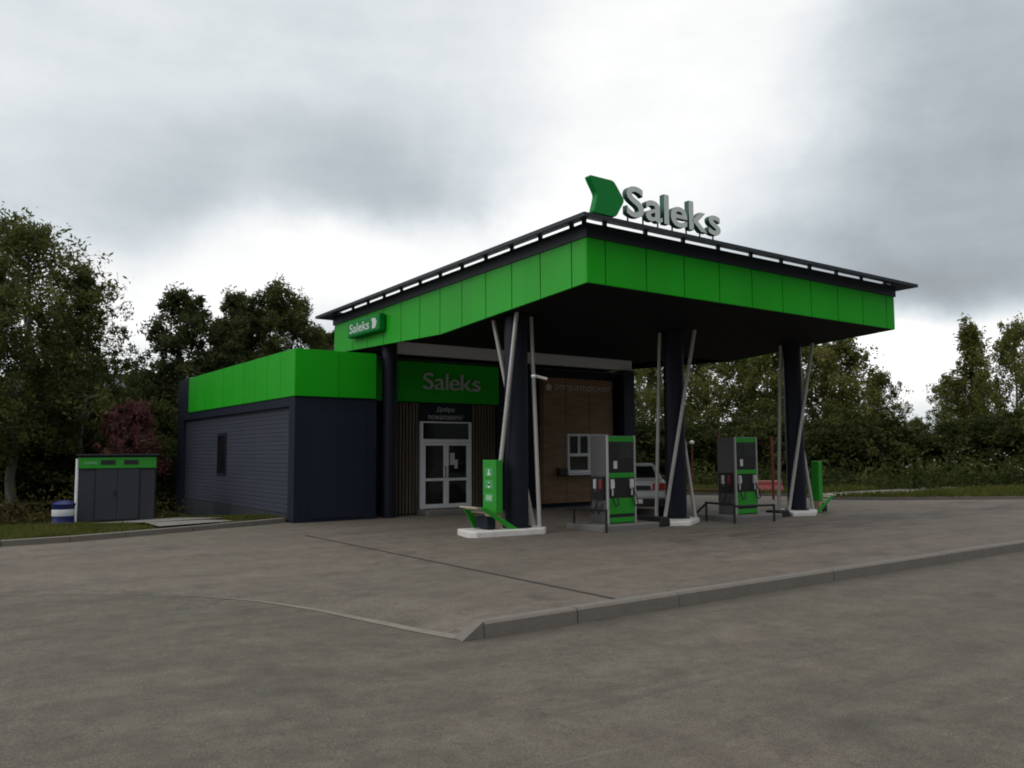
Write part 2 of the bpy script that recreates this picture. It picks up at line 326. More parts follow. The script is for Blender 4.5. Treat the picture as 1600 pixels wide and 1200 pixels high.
# ------------------------------------------------------------------ ground, road, forecourt
def sheet(name, xs, ys, zf, material, keep=None):
    V = [(x, y, zf(x, y)) for y in ys for x in xs]; n = len(xs)
    F = [(j * n + i, j * n + i + 1, (j + 1) * n + i + 1, (j + 1) * n + i) for j in range(len(ys) - 1) for i in range(n - 1)
         if keep is None or keep(0.5 * (xs[i] + xs[i + 1]), 0.5 * (ys[j] + ys[j + 1]))]
    me = bpy.data.meshes.new(name); me.from_pydata(V, [], F); me.update()
    return struct(link(name, me, material, smooth=True))
def sst(t): t = max(0.0, min(1.0, t)); return t * t * (3 - 2 * t)
def road_z(x, y): return -0.006 - 0.132 * sst((x + 8.6) / 3.8) * sst((-y - 0.6) / 3.3)
struct(MB().add([(-900, -900, -0.9), (900, -900, -0.9), (900, 900, -0.9), (-900, 900, -0.9)], [(0, 1, 2, 3)]).build('ground', SOIL))
fr = np.linspace
xs = list(fr(-60, -10, 20)) + list(fr(-9.5, -2, 40)) + list(fr(-1, 90, 30))
ys = list(fr(-70, -6, 20)) + list(fr(-5.5, 1, 40)) + [3, 7.4]
sheet('road', xs, ys, road_z, ASPH, keep=lambda x, y: y < 0.8 or x < -4)
lot = [(-4.62, -3.86), (-4.85, -3.90), (-5.08, -3.93), (-5.4, -3.05), (-5.75, -2.2), (-6.14, -1.46), (-6.7, -0.7), (-7.8, 0.3), (-9.2, 1.2), (-12.0, 2.2), (-15, 4.6), (-9.3, 6.42), (-7.98, 6.52),
       (-6.9, 6.62), (-5.9, 6.9), (-4.5, 7.4), (-3.0, 7.95), (-2.1, 8.3), (-2.1, 8.7), (9.2, 8.7), (9.3, 15.5), (12.6, 12.2), (14.9, 9.4), (15.9, 7.6), (15.2, 5.4), (16.2, 4.2), (20.1, 1.6), (28.0, -3.86)]
def fine_line(pts, k):
    out = []
    for (a, b) in zip(pts[:-1], pts[1:]): out += [(a[0] + (b[0] - a[0]) * i / k, a[1] + (b[1] - a[1]) * i / k) for i in range(k)]
    return out + [pts[-1]]
edge_p = fine_line([(-4.84, -3.86), (-5.08, -3.93), (-5.4, -3.05), (-5.75, -2.2), (-6.14, -1.46), (-6.7, -0.7)], 8)
edge_q = fine_line([(-4.80, -3.84), (-4.45, -3.3), (-4.6, -2.5), (-4.95, -1.8), (-5.4, -1.0), (-6.1, -0.3)], 8)
def edge_z(x, y): return road_z(x, y) + 0.0012 if x < -5.06 or y > -3.85 else road_z(x, y) * sst((-x - 4.84) / 0.24)
lot = edge_q + [p for p in lot if p[0] < -7 or p[1] > 0.5 or p[0] > 0]
m = MB(); m.add([(x, y, 0.0 if (x > -7 or y > 5) else road_z(x, y) + 0.0012) for x, y in lot], [tuple(range(len(lot)))])
m.add([(-6.7, -0.7, edge_z(-6.7, -0.7)), (-6.1, -0.3, 0.0), (-7.8, 0.3, road_z(-7.8, 0.3) + 0.0012)], [(0, 1, 2)])
K_ = 5; V = []                                  # the strip that dips from the forecourt to the road
for p, q in zip(edge_p, edge_q):
    z0 = edge_z(*p)
    for k in range(K_): t = k / (K_ - 1); V.append((p[0] + (q[0] - p[0]) * t, p[1] + (q[1] - p[1]) * t, z0 * (1 - sst(t)) if z0 < -0.02 else z0 * (1 - t)))
m.add(V, [(i * K_ + k, (i + 1) * K_ + k, (i + 1) * K_ + k + 1, i * K_ + k + 1) for i in range(len(edge_p) - 1) for k in range(K_ - 1)])
lot_o = m.build('forecourt', LOT)
bm = bmesh.new(); bm.from_mesh(lot_o.data); bmesh.ops.triangulate(bm, faces=bm.faces); bm.to_mesh(lot_o.data); bm.free(); struct(lot_o)
# pale line where the forecourt meets the apron
m = MB(); V = []
for i, (p, q) in enumerate(list(zip(edge_p, edge_q))[8:]):
    p = Vector(p); q = Vector(q); d = (q - p).normalized() * (0.15 - 0.0042 * i); t = d.length / (q - p).length; z0 = edge_z(*p)
    V += [(p.x, p.y, z0 + 0.004), (p.x + d.x, p.y + d.y, z0 * (1 - sst(t)) + 0.004)]
m.add(V, [(2 * i, 2 * i + 2, 2 * i + 3, 2 * i + 1) for i in range(len(V) // 2 - 1)])
struct(m.build('forecourt_edge', mat('worn_kerb_top', (0.205, 0.185, 0.155), 0.9, 0.3, 6, bump=0.4, dirt=0.5)))
# kerb along the road, one stone after another, first one sloping down to the road
m = MB(); random.seed(4)
m.add([(-4.84, -4.0, 0.012), (-4.84, -3.86, 0.012), (-5.09, -3.88, -0.124), (-5.09, -4.03, -0.128), (-4.84, -4.02, -0.30), (-4.84, -3.86, -0.30), (-5.09, -3.88, -0.30), (-5.09, -4.03, -0.30)],
      [(0, 1, 2, 3), (0, 3, 7, 4), (1, 5, 6, 2), (2, 6, 7, 3), (0, 4, 5, 1), (4, 7, 6, 5)])
x = -4.832
while x < 60:
    L = 1.15 if x < -4 else random.choice((3.0, 1.5, 3.0)); dz = random.uniform(-0.004, 0.004); dy = random.uniform(-0.004, 0.004)
    m.prism([(-4.02 + dy, -0.30), (-3.85, -0.30), (-3.85, 0.010 + dz), (-3.98 + dy, 0.012 + dz), (-4.005 + dy, -0.012)], x, x + L - 0.014, 0); x += L
struct(m.build('kerb', KERB))
# drain channel across the forecourt
m = MB().add([(-3.02, -3.84, 0.004), (-2.955, -3.84, 0.004), (-2.965, 5.1, 0.004), (-3.02, 5.1, 0.004)], [(0, 1, 2, 3)])
struct(m.build('drain_channel', mat('joint_bitumen', (0.038, 0.033, 0.030), 0.85, 0.4, 6)))

# left verge: kerb, sloping grass ground, paved pads
def verge_z(x, y):
    t = sst((y - 7.0) / 10.0)
    return 0.07 - 0.42 * t + 0.025 * math.sin(1.7 * x + 0.6 * y) * sst((y - 7.5) / 2)
vk = [(-26, 3.2), (-15, 5.0), (-9.3, 6.42), (-7.98, 6.52), (-6.9, 6.62), (-5.9, 6.9), (-4.5, 7.4), (-3.0, 7.95), (-2.19, 8.28)]
def vline(x):
    for (xa, ya), (xb, yb) in zip(vk[:-1], vk[1:]):
        if xa <= x <= xb: return ya + (yb - ya) * (x - xa) / (xb - xa)
    return vk[0][1] if x < vk[0][0] else vk[-1][1]
xs = list(fr(-60, -14, 12)) + list(fr(-13, -2.1, 40))
V = []; F = []; K = 46
for x in xs:
    y0 = vline(x) + 0.13
    for k in range(K):
        y = y0 + (0.35 * k if k < 36 else 12.25 + (k - 35) * 9.0); V.append((x, y, verge_z(x, y)))
for i in range(len(xs) - 1):
    for k in range(K - 1): F.append((i * K + k, (i + 1) * K + k, (i + 1) * K + k + 1, i * K + k + 1))
me = bpy.data.meshes.new('grass_verge'); me.from_pydata(V, [], F); struct(link('grass_verge', me, SOIL, smooth=True))
m = MB()
for (a, b) in zip(vk[:-1], vk[1:]):
    a = Vector((*a, 0)); b = Vector((*b, 0)); L = (b - a).length; k = max(1, round(L / 1.2)); d = (b - a) / k; s = Vector((-d.y, d.x, 0)).normalized() * 0.14
    for i in range(k):
        p = a + d * i; q = a + d * (i + 0.985)
        m.add([(p.x, p.y, -0.2), (q.x, q.y, -0.2), (q.x + s.x, q.y + s.y, -0.2), (p.x + s.x, p.y + s.y, -0.2), (p.x, p.y, 0.10), (q.x, q.y, 0.10), (q.x + s.x, q.y + s.y, 0.105), (p.x + s.x, p.y + s.y, 0.105)],
              [(0, 1, 5, 4), (1, 2, 6, 5), (2, 3, 7, 6), (3, 0, 4, 7), (4, 5, 6, 7)])
struct(m.build('verge_kerb', KERB))
m = MB()
def pave(poly, up):
    m.add([(x, y, verge_z(x, y) + up) for x, y in poly], [tuple(range(len(poly)))])
pave([(-5.2, 7.35), (-4.5, 7.58), (-3.5, 7.95), (-3.5, 8.6), (-3.7, 9.6), (-5.0, 9.6)], 0.075); pave([(-5.1, 9.6), (-3.2, 9.6), (-3.4, 13.3), (-5.8, 13.7)], 0.075); pave([(-7.0, 11.2), (-5.9, 11.0), (-5.6, 12.2), (-7.3, 12.4)], 0.075)
struct(m.build('concrete_path', CONC))

# right and rear verge beyond the forecourt
rv = [(9.6, 15.6), (12.7, 12.3), (15.0, 9.5), (16.0, 7.7), (15.3, 5.4), (16.3, 4.3), (20.2, 1.7), (28.1, -3.85), (60, -3.84), (160, -3.84), (160, 160), (-60, 160), (-60, 20), (9.6, 19)]
m = MB(); m.add([(x, y, 0.06) for x, y in rv], [tuple(range(len(rv)))]); o = m.build('far_verge', SOIL)
bm = bmesh.new(); bm.from_mesh(o.data); bmesh.ops.triangulate(bm, faces=bm.faces); bm.to_mesh(o.data); bm.free(); struct(o)
m = MB()
for a, b in zip(rv[:7], rv[1:8]):
    a = Vector((*a, 0)); b = Vector((*b, 0)); d = (b - a).normalized(); s = Vector((d.y, -d.x, 0)) * -0.14
    m.add([(a.x, a.y, -.1), (b.x, b.y, -.1), (b.x + s.x, b.y + s.y, -.1), (a.x + s.x, a.y + s.y, -.1), (a.x, a.y, .09), (b.x, b.y, .09), (b.x + s.x, b.y + s.y, .09), (a.x + s.x, a.y + s.y, .09)],
          [(0, 1, 5, 4), (1, 2, 6, 5), (2, 3, 7, 6), (3, 0, 4, 7), (4, 5, 6, 7)])
struct(m.build('far_kerb', KERB))
m = MB(); m.add([(16.1, 7.4, .068), (15.5, 5.6, .068), (19.5, 5.0, .068), (30, 5.2, .068), (40, 3.0, .068), (42, 4.5, .068), (30, 7.4, .068)], [(0, 1, 2, 3, 4, 5, 6)])
struct(m.build('far_path', CONC))

# ------------------------------------------------------------------ fuel canopy
CW, CD, DK = 9.754, 10.626, 4.901
def zb(y): return 4.515 + (4.203 - 4.515) * y / DK if y < DK else 4.203 + (4.357 - 4.203) * (y - DK) / (CD - DK)
def zt(y): return 5.307 + (5.140 - 5.307) * y / CD
can = thing('fuel_canopy', 'big fuel canopy with bright green fascia, dark brim and navy columns over the pumps', 'canopy', (4.9, 5, 0))
gap = 0.012
seam_y = [0.0] + [0.387 + 0.906 * i for i in range(12)]; seam_y = [y for y in seam_y if y < CD - 0.3] + [CD]
seam_x = [0.0] + [0.397 + 1.0007 * i for i in range(10)] + [CW]
m = MB()
for a, b in zip(seam_y[:-1], seam_y[1:]):
    a2 = a + (gap if a > 0 else 0); b2 = b - gap
    lo = [(a2, zb(a2))] + ([(DK, zb(DK))] if a2 < DK < b2 else []) + [(b2, zb(b2))]
    m.prism(lo + [(b2, zt(b2)), (a2, zt(a2))], -0.03 if a > 0 else -0.03, 0.012, 0)
m.build('fascia', GREEN, can, 0.004)
m = MB()
for a, b in zip(seam_x[:-1], seam_x[1:]):
    a2 = a + (gap if a > 0 else -0.03); b2 = b - (gap if b < CW else 0)
    m.box(a2, b2, -0.032, 0.010, zb(0), zt(0))
m.build('fascia', GREENX, can, 0.004)
m = MB()                                       # right and rear fascia
for a, b in zip(seam_y[:-1], seam_y[1:]):
    a2 = a + gap; b2 = b - gap; lo = [(a2, zb(a2))] + ([(DK, zb(DK))] if a2 < DK < b2 else []) + [(b2, zb(b2))]
    m.prism(lo + [(b2, zt(b2)), (a2, zt(a2))], CW + 0.002, CW + 0.035, 0)
for a, b in zip(seam_x[:-1], seam_x[1:]): m.box(a + gap, b - gap, CD + .002, CD + 0.03, zb(CD), zt(CD))
m.build('fascia', GREEN, can)
m = MB(); prof = [(0.012, zb(0) + 0.008), (DK, zb(DK) + 0.008), (DK + 0.25, zb(DK) + 0.03), (DK + 0.6, 4.47), (CD - .02, 4.47), (CD - .02, zt(CD) - 0.01), (0.012, zt(0) - 0.01)]
m.prism(prof, 0.014, CW, 0)
m.box(0.02, CW - .01, CD - 0.07, CD - 0.021, zb(CD), 4.468).prism([(DK, zb(DK)), (CD - .08, zb(CD)), (CD - .08, 4.468), (DK + .6, 4.468)], CW - 0.05, CW - .005, 0).prism([(DK, zb(DK)), (CD - .08, zb(CD)), (CD - .08, 4.468), (DK + .6, 4.468)], 0.016, 0.05, 0)
m.build('soffit', SOFFIT, can)
def slope_frame(mb, o_out, o_in, zo0, zo1, zi0, zi1):      # ring round the roof: outer offset, inner offset, bottom and top heights at each
    def ring(off, dz): return [(x, y, zt(y) + dz) for x, y in ((-off, -off), (CW + off, -off), (CW + off, CD + off), (-off, CD + off))]
    v = ring(o_out, zo0) + ring(o_out, zo1) + ring(o_in, zi1) + ring(o_in, zi0)
    mb.add(v, [(k * 4 + i, k * 4 + (i + 1) % 4, ((k + 1) % 4) * 4 + (i + 1) % 4, ((k + 1) % 4) * 4 + i) for k in range(4) for i in range(4)])
m = MB(); slope_frame(m, 0.055, -0.12, 0.003, 0.255, 0.003, 0.255); m.build('roof_trim', TRIM, can)
m = MB(); slope_frame(m, 0.42, 0.0, 0.215, 0.285, 0.325, 0.385); m.build('roof_brim', TRIM, can)
for y in [0.05] + seam_y[1:-1] + [CD - .1]:       # bracket blocks carrying the brim, each its own part
    for x0 in (-0.045, CW - 0.01): MB().box(x0, x0 + 0.055, y - 0.036, y + 0.036, zt(y) + 0.2, zt(y) + 0.36).build('brim_bracket', TRIM, can)
for x in seam_x[1:-1]:
    for y0 in (-0.045, CD - 0.01): MB().box(x - 0.036, x + 0.036, y0, y0 + 0.055, zt(y0) + 0.2, zt(y0) + 0.36).build('brim_bracket', TRIM, can)
m = MB().box(0.3, 8.88, 8.12, 8.36, 4.15, 4.465); m.build('beam', BEAM, can, 0.01)
cols = [(0.50, 2.80), (4.88, 2.62), (9.22, 2.50)]
for ci, (cx, cy) in enumerate(cols):
    z0 = (0.12, 0.10, 0.10)[ci]
    cm = MB().lathe([(0.30, z0), (0.30, z0 + 0.03), (0.235, z0 + 0.035), (0.235, zb(cy) + 0.02)], (cx, cy, 0), 32).build('column', NAVYC, can, smooth=True)
    sg = -1 if ci == 0 else 1               # the left column carries its poles turned half round
    for (bl, bd_), (tl, td) in (((-0.34, -0.38), (0.46, -0.24)), ((-0.45, 0.06), (-0.31, -0.04)), ((0.46, 0.14), (-0.02, 0.42))):
        W2 = lambda a, b: (cx + sg * (a * 0.812 + b * 0.584), cy + sg * (-a * 0.584 + b * 0.812))
        b_ = W2(bl, bd_); t_ = W2(tl, td)
        MB().tube((b_[0], b_[1], z0), (t_[0], t_[1], zb(t_[1]) + 0.02), 0.043, n=14).build('pole', POLE, cm, smooth=True)
m = MB().lathe([(0.185, 0.0), (0.185, 4.468)], (0.36, 8.05, 0), 28); m.build('column', NAVYC, can, smooth=True)
# lamp bracket on the first column
tag(MB().tube((0.62, 2.35, 3.12), (0.86, 2.25, 3.06), 0.028, n=8).lathe([(0.05, 0), (0.065, 0.03), (0.05, 0.06)], (0.62, 2.35, 3.08), 12).build('pole_lamp', WHITE), 'small white lamp clamped to the pole of the left canopy column', 'lamp')

# roof sign: arrow emblem and letters
rs = thing('roof_sign', 'raised roof sign with a green arrow emblem and pale block letters on the canopy brim', 'sign', (1.4, -0.3, 5.68))
def rounded(poly, r=0.06, seg=4):
    out = []; n = len(poly)
    for i in range(n):
        p = Vector(poly[i]); a = Vector(poly[i - 1]); b = Vector(poly[(i + 1) % n])
        d0 = (a - p).normalized(); d1 = (b - p).normalized(); rr = min(r, 0.4 * (a - p).length, 0.4 * (b - p).length)
        for k in range(seg + 1):
            t = k / seg; q = (p + d0 * rr) * (1 - t) ** 2 + p * 2 * t * (1 - t) + (p + d1 * rr) * t * t; out.append((q.x, q.y))
    return out
arrow = rounded([(-0.26, 6.28), (0.32, 6.28), (0.57, 5.97), (0.36, 5.64), (-0.16, 5.64), (-0.06, 5.97)], 0.07)
MB().prism(arrow, -0.36, -0.23, 1).build('arrow_emblem', EMER, rs, 0.008)
letters('Saleks', 2.47, 0.56, (0.62, -0.30, 5.715), FACE_FRONT, 0.055, 0.018, LETTER, rs, LETTERSIDE)
m = MB().box(-0.1, 3.1, -0.25, -0.21, 5.60, 5.64)
for x in np.linspace(0.0, 3.0, 9): m.box(x - 0.012, x + 0.012, -0.245, -0.225, 5.60, 5.90)
m.build('support_frame', TRIM, rs)
# box sign on the left fascia
bs = thing('box_sign', 'small emerald illuminated box sign with white lettering on the left canopy fascia', 'sign', (-0.13, 8.4, 4.8))
MB().box(-0.24, -0.035, 7.48, 9.32, 4.60, 5.04).build('sign_box', EMER, bs, 0.05)
link('lettering', place_text('Saleks', 1.15, 0.24, (-0.244, 9.16, 4.70), FACE_LEFT, 0.004, 0.01), LETTER, bs)
ar = [(7.88, 4.94), (7.68, 4.94), (7.58, 4.82), (7.66, 4.68), (7.84, 4.68), (7.81, 4.82)]
MB().prism(rounded(ar, 0.03), -0.252, -0.238, 0).build('arrow_emblem', LETTER, bs)

# ------------------------------------------------------------------ station building
bd = thing('station_building', 'low navy station shop with green band, ribbed side wall and wood clad entrance', 'building', (3, 12, 0))
WX = -2.16
m = MB().box(-2.0, -0.02, 8.0, 18.6, -0.5, 4.0).box(-0.02, 8.86, 8.72, 18.2, -0.3, 4.02)
m.build('wall', NAVY, bd)
MB().box(WX + .02, 8.8, 8.1, 18.55, 4.0, 4.05).build('roof', TRIM, bd)
MB().box(-2.085, -2.001, 8.305, 17.915, -0.5, 0.165).build('plinth', mat('plinth_navy', (0.022, 0.026, 0.035), 0.7, 0.2, 2, dirt=0.2), bd)
m = MB()                                        # frame pieces round the ribbed wall
m.box(WX, -2.001, 7.92, 8.30, 0.0, 2.945); m.box(WX, -2.001, 8.30, 17.92, 2.72, 2.945); m.box(WX, -2.001, 17.92, 18.66, -0.5, 2.945); m.box(WX, -2.001, 17.24, 18.66, 2.947, 4.07)
m.box(-1.999, -0.06, 7.92, 7.999, 0.0, 2.945)
m.build('wall_frame', NAVY, bd, 0.006)
MB().box(-1.75, -0.35, 7.905, 7.919, 0.08, 2.62).build('front_panel', mat('navy_panel_front', (0.010, 0.016, 0.032), 0.5, 0.1, 1.0, spec=0.35), bd, 0.004)
m = MB(); z = 0.17; prof = []                   # horizontal ribs
while z < 2.715: prof += [(-2.050, z), (-2.060, z + 0.014), (-2.060, z + 0.09), (-2.050, z + 0.10)]; z += 0.108
poly = [(p[0], min(p[1], 2.718)) for p in prof]
n = len(poly); 
for (ya, yb) in ((8.30, 13.46), (14.28, 17.92)):
    m.add([(p[0], ya, p[1]) for p in poly] + [(p[0], yb, p[1]) for p in poly], [(i, i + 1, i + 1 + n, i + n) for i in range(n - 1)])
lo = [p for p in poly if p[1] <= 1.02]; hi = [p for p in poly if p[1] >= 2.15]
for q in (lo, hi):
    n = len(q); m.add([(p[0], 13.46, p[1]) for p in q] + [(p[0], 14.28, p[1]) for p in q], [(i, i + 1, i + 1 + n, i + n) for i in range(n - 1)])
m.build('ribbed_panel', GREYW, bd)
w = MB().box(-2.085, -2.03, 13.44, 13.50, 0.99, 2.18).box(-2.085, -2.03, 14.24, 14.30, 0.99, 2.18).box(-2.085, -2.03, 13.50, 14.24, 2.12, 2.18).box(-2.085, -2.03, 13.50, 14.24, 0.99, 1.04).build('window', NAVY, bd)
MB().box(-2.045, -2.025, 13.5, 14.24, 1.04, 2.12).build('pane', GLASS, w)
m = MB(); ys_ = [7.90 + 0.93 * i for i in range(11)]; ys_[-1] = 17.22
for a, b in zip(ys_[:-1], ys_[1:]): m.box(WX - 0.03, -2.001, a + (0.011 if a > 8 else 0), b - 0.011, 2.95, 4.065)
m.build('fascia_band', GREEN, bd, 0.004)
m = MB().box(WX - 0.03, -1.10, 7.868, 7.899, 2.95, 4.065).box(-1.09, -0.10, 7.868, 7.899, 2.95, 4.065); m.build('fascia_band', GREENX, bd, 0.004)
MB().box(0.02, 3.98, 8.42, 8.70, 2.95, 4.06).build('fascia_band', GREENX, bd, 0.004)
def slats(x0, x1, mt):
    m = MB().box(x0, x1, 8.56, 8.70, 0.0, 2.93); x = x0 + 0.01
    m.build('slat_backing', BLACK, bd)
    s = MB()
    while x < x1 - 0.05: s.box(x, x + 0.045, 8.47, 8.558, 0.03, 2.92); x += 0.098
    s.build('slat_cladding', mt, bd)
slats(0.48, 1.44, SLAT); slats(3.14, 3.96, SLAT)
MB().box(1.45, 3.13, 8.53, 8.70, 2.46, 2.945).build('door_header', NAVY, bd)
d = MB().box(1.50, 1.57, 8.46, 8.56, 0.13, 2.44).box(3.02, 3.09, 8.46, 8.56, 0.13, 2.44).box(1.57, 3.02, 8.46, 8.56, 1.88, 1.97).box(1.57, 3.02, 8.46, 8.56, 2.40, 2.44).build('door_frame', WHITE, bd, 0.004)
MB().box(1.57, 3.02, 8.51, 8.53, 1.97, 2.40).build('transom_pane', GLASS, d)
for x0, x1 in ((1.575, 2.285), (2.295, 3.015)):
    lf = MB()
    for a in ((x0, x0 + 0.075, 0.14, 1.875), (x1 - 0.075, x1, 0.14, 1.875), (x0 + 0.075, x1 - 0.075, 0.14, 0.25), (x0 + 0.075, x1 - 0.075, 1.80, 1.875), (x0 + 0.075, x1 - 0.075, 0.86, 0.93)):
        lf.box(a[0], a[1], 8.47, 8.535, a[2], a[3])
    lf = lf.build('door', WHITE, bd, 0.003)
    MB().box(x0 + 0.075, x1 - 0.075, 8.495, 8.51, 0.25, 1.80).build('pane', GLASS, lf)
    hx = x1 - 0.045 if x0 < 2 else x0 + 0.045
    MB().path([(hx, 8.47, 0.95), (hx, 8.42, 0.97), (hx, 8.42, 1.22), (hx, 8.47, 1.24)], 0.012).build('handle', BLACK, lf)
MB().box(2.42, 2.56, 8.486, 8.494, 1.28, 1.60).box(2.56, 2.66, 8.486, 8.494, 1.18, 1.42).build('notice', mat('paper', (0.6, 0.6, 0.58), 0.8), bd)
MB().box(3.97, 5.48, 8.50, 8.70, 0.0, 4.02).build('dark_panel', NAVY, bd)
m = MB()
for a, b in ((5.49, 6.32), (6.335, 7.24), (7.255, 8.2)):
    if a > 6: m.box(a, b, 8.30, 8.70, 2.16, 3.80); m.box(a, b, 8.30, 8.70, 0.12, 0.98)
    else: m.box(a, b, 8.30, 8.70, 0.12, 3.80)
m.box(7.98, 8.2, 8.302, 8.70, 0.985, 2.155)
m.build('brown_panel', BROWN, bd, 0.004)
MB().box(5.45, 8.24, 8.36, 8.70, 0.0, 0.118).build('panel_base', NAVY, bd); MB().box(5.45, 8.42, 8.44, 8.7, 3.81, 4.02).build('panel_header', NAVY, bd)
wf = MB()
for a in ((6.36, 6.43, .99, 2.15), (7.16, 7.24, .99, 2.15), (7.90, 7.97, .99, 2.15), (6.43, 7.16, 2.08, 2.15), (7.24, 7.90, 2.08, 2.15), (6.43, 7.16, .99, 1.07), (7.24, 7.90, .99, 1.07), (6.43, 7.16, 1.48, 1.57), (6.78, 6.84, 1.57, 2.08)):
    wf.box(a[0], a[1], 8.27, 8.36, a[2], a[3])
wf = wf.build('window', WHITE, bd, 0.003)
MB().box(6.40, 7.93, 8.325, 8.345, 1.02, 2.12).build('pane', GLASS, wf)
MB().box(6.28, 8.02, 8.12, 8.30, 0.93, 0.985).build('sill', WHITE, wf, 0.004)
MB().box(5.95, 6.24, 8.16, 8.30, 0.92, 1.14).build('payment_tray', BLACK, bd, 0.01)
MB().box(8.42, 8.88, 8.02, 8.72, 0.0, 4.13).build('corner_pier', NAVY, bd, 0.006)
o = MB().box(1.38, 3.35, 7.85, 8.44, 0.0, 0.125).build('door_step', CONC, bd, 0.012)
ws = thing('wall_sign', 'pale channel letters on the dark green band above the shop entrance', 'sign', (2.4, 8.4, 3.3))
letters('Saleks', 1.80, 0.44, (1.52, 8.385, 3.29), FACE_FRONT, 0.03, 0.0, DIM, ws)
wl = thing('welcome_sign', 'two lines of small pale welcome lettering over the white shop door', 'sign', (2.3, 8.53, 2.6))
link('lettering', place_text('Добро', 0.56, 0.15, (2.02, 8.524, 2.68), FACE_FRONT, 0.004, 0.006), DIM, wl)
link('lettering', place_text('пожаловать!', 1.08, 0.135, (1.76, 8.524, 2.50), FACE_FRONT, 0.004, 0.006), DIM, wl)
kg = thing('window_sign', 'round pale dot and faint lettering on the brown panels above the pay window', 'sign', (6.8, 8.29, 3.5))
MB().tube((5.66, 8.30, 3.51), (5.66, 8.265, 3.51), 0.105, n=24).build('round_mark', DIM, kg)
link('lettering', place_text('операторская', 2.20, 0.20, (5.88, 8.294, 3.40), FACE_FRONT, 0.004, 0.004), mat('faint_letter', (0.52, 0.50, 0.48), 0.6), kg)

# ------------------------------------------------------------------ pads, pumps and forecourt equipment
def pad(poly, h, label, name='column_pad'):
    return tag(MB().prism(poly, -0.02, h, 2).build(name, PADW, None, 0.025), label, 'pad', 'white concrete pads under the canopy columns')
pad([(-0.76, 2.66), (-0.66, 2.48), (0.86, 2.36), (1.02, 2.52), (1.10, 2.95), (0.90, 3.20), (-0.60, 3.28)], 0.12, 'longest white concrete pad, under the left column and its green service stand')
pad([(3.98, 2.02), (4.44, 1.80), (5.36, 2.36), (5.48, 2.7), (5.3, 3.0), (4.5, 3.05)], 0.10, 'short white concrete pad under the middle canopy column between the two pumps')
pad([(8.28, 1.95), (8.95, 1.78), (9.72, 2.25), (9.82, 2.8), (9.0, 3.0), (8.6, 2.75)], 0.10, 'white concrete pad under the right canopy column')
PLATE = mat('worn_island_concrete', (0.17, 0.163, 0.155), 0.85, 0.2, 5, bump=0.4, dirt=0.3)
def island(x0, x1, y0, y1, label):
    return tag(MB().prism(rounded([(x0, y0), (x1, y0), (x1, y1), (x0, y1)], 0.15), -0.02, 0.115, 2).build('pump_island', PLATE, None, 0.02), label, 'pump island', 'grey concrete pump islands')
island(1.96, 3.62, 1.86, 3.1, 'low grey concrete island under the nearer fuel pump, left of the middle column')
island(5.95, 7.62, 1.72, 3.0, 'low grey concrete island under the farther fuel pump, right of the middle column')
DISPLAY = mat('display_glass', (0.035, 0.04, 0.043), 0.15, 0.2, 4)
NOZW = mat('nozzle_white', (0.62, 0.62, 0.63), 0.45, 0.1, 5)
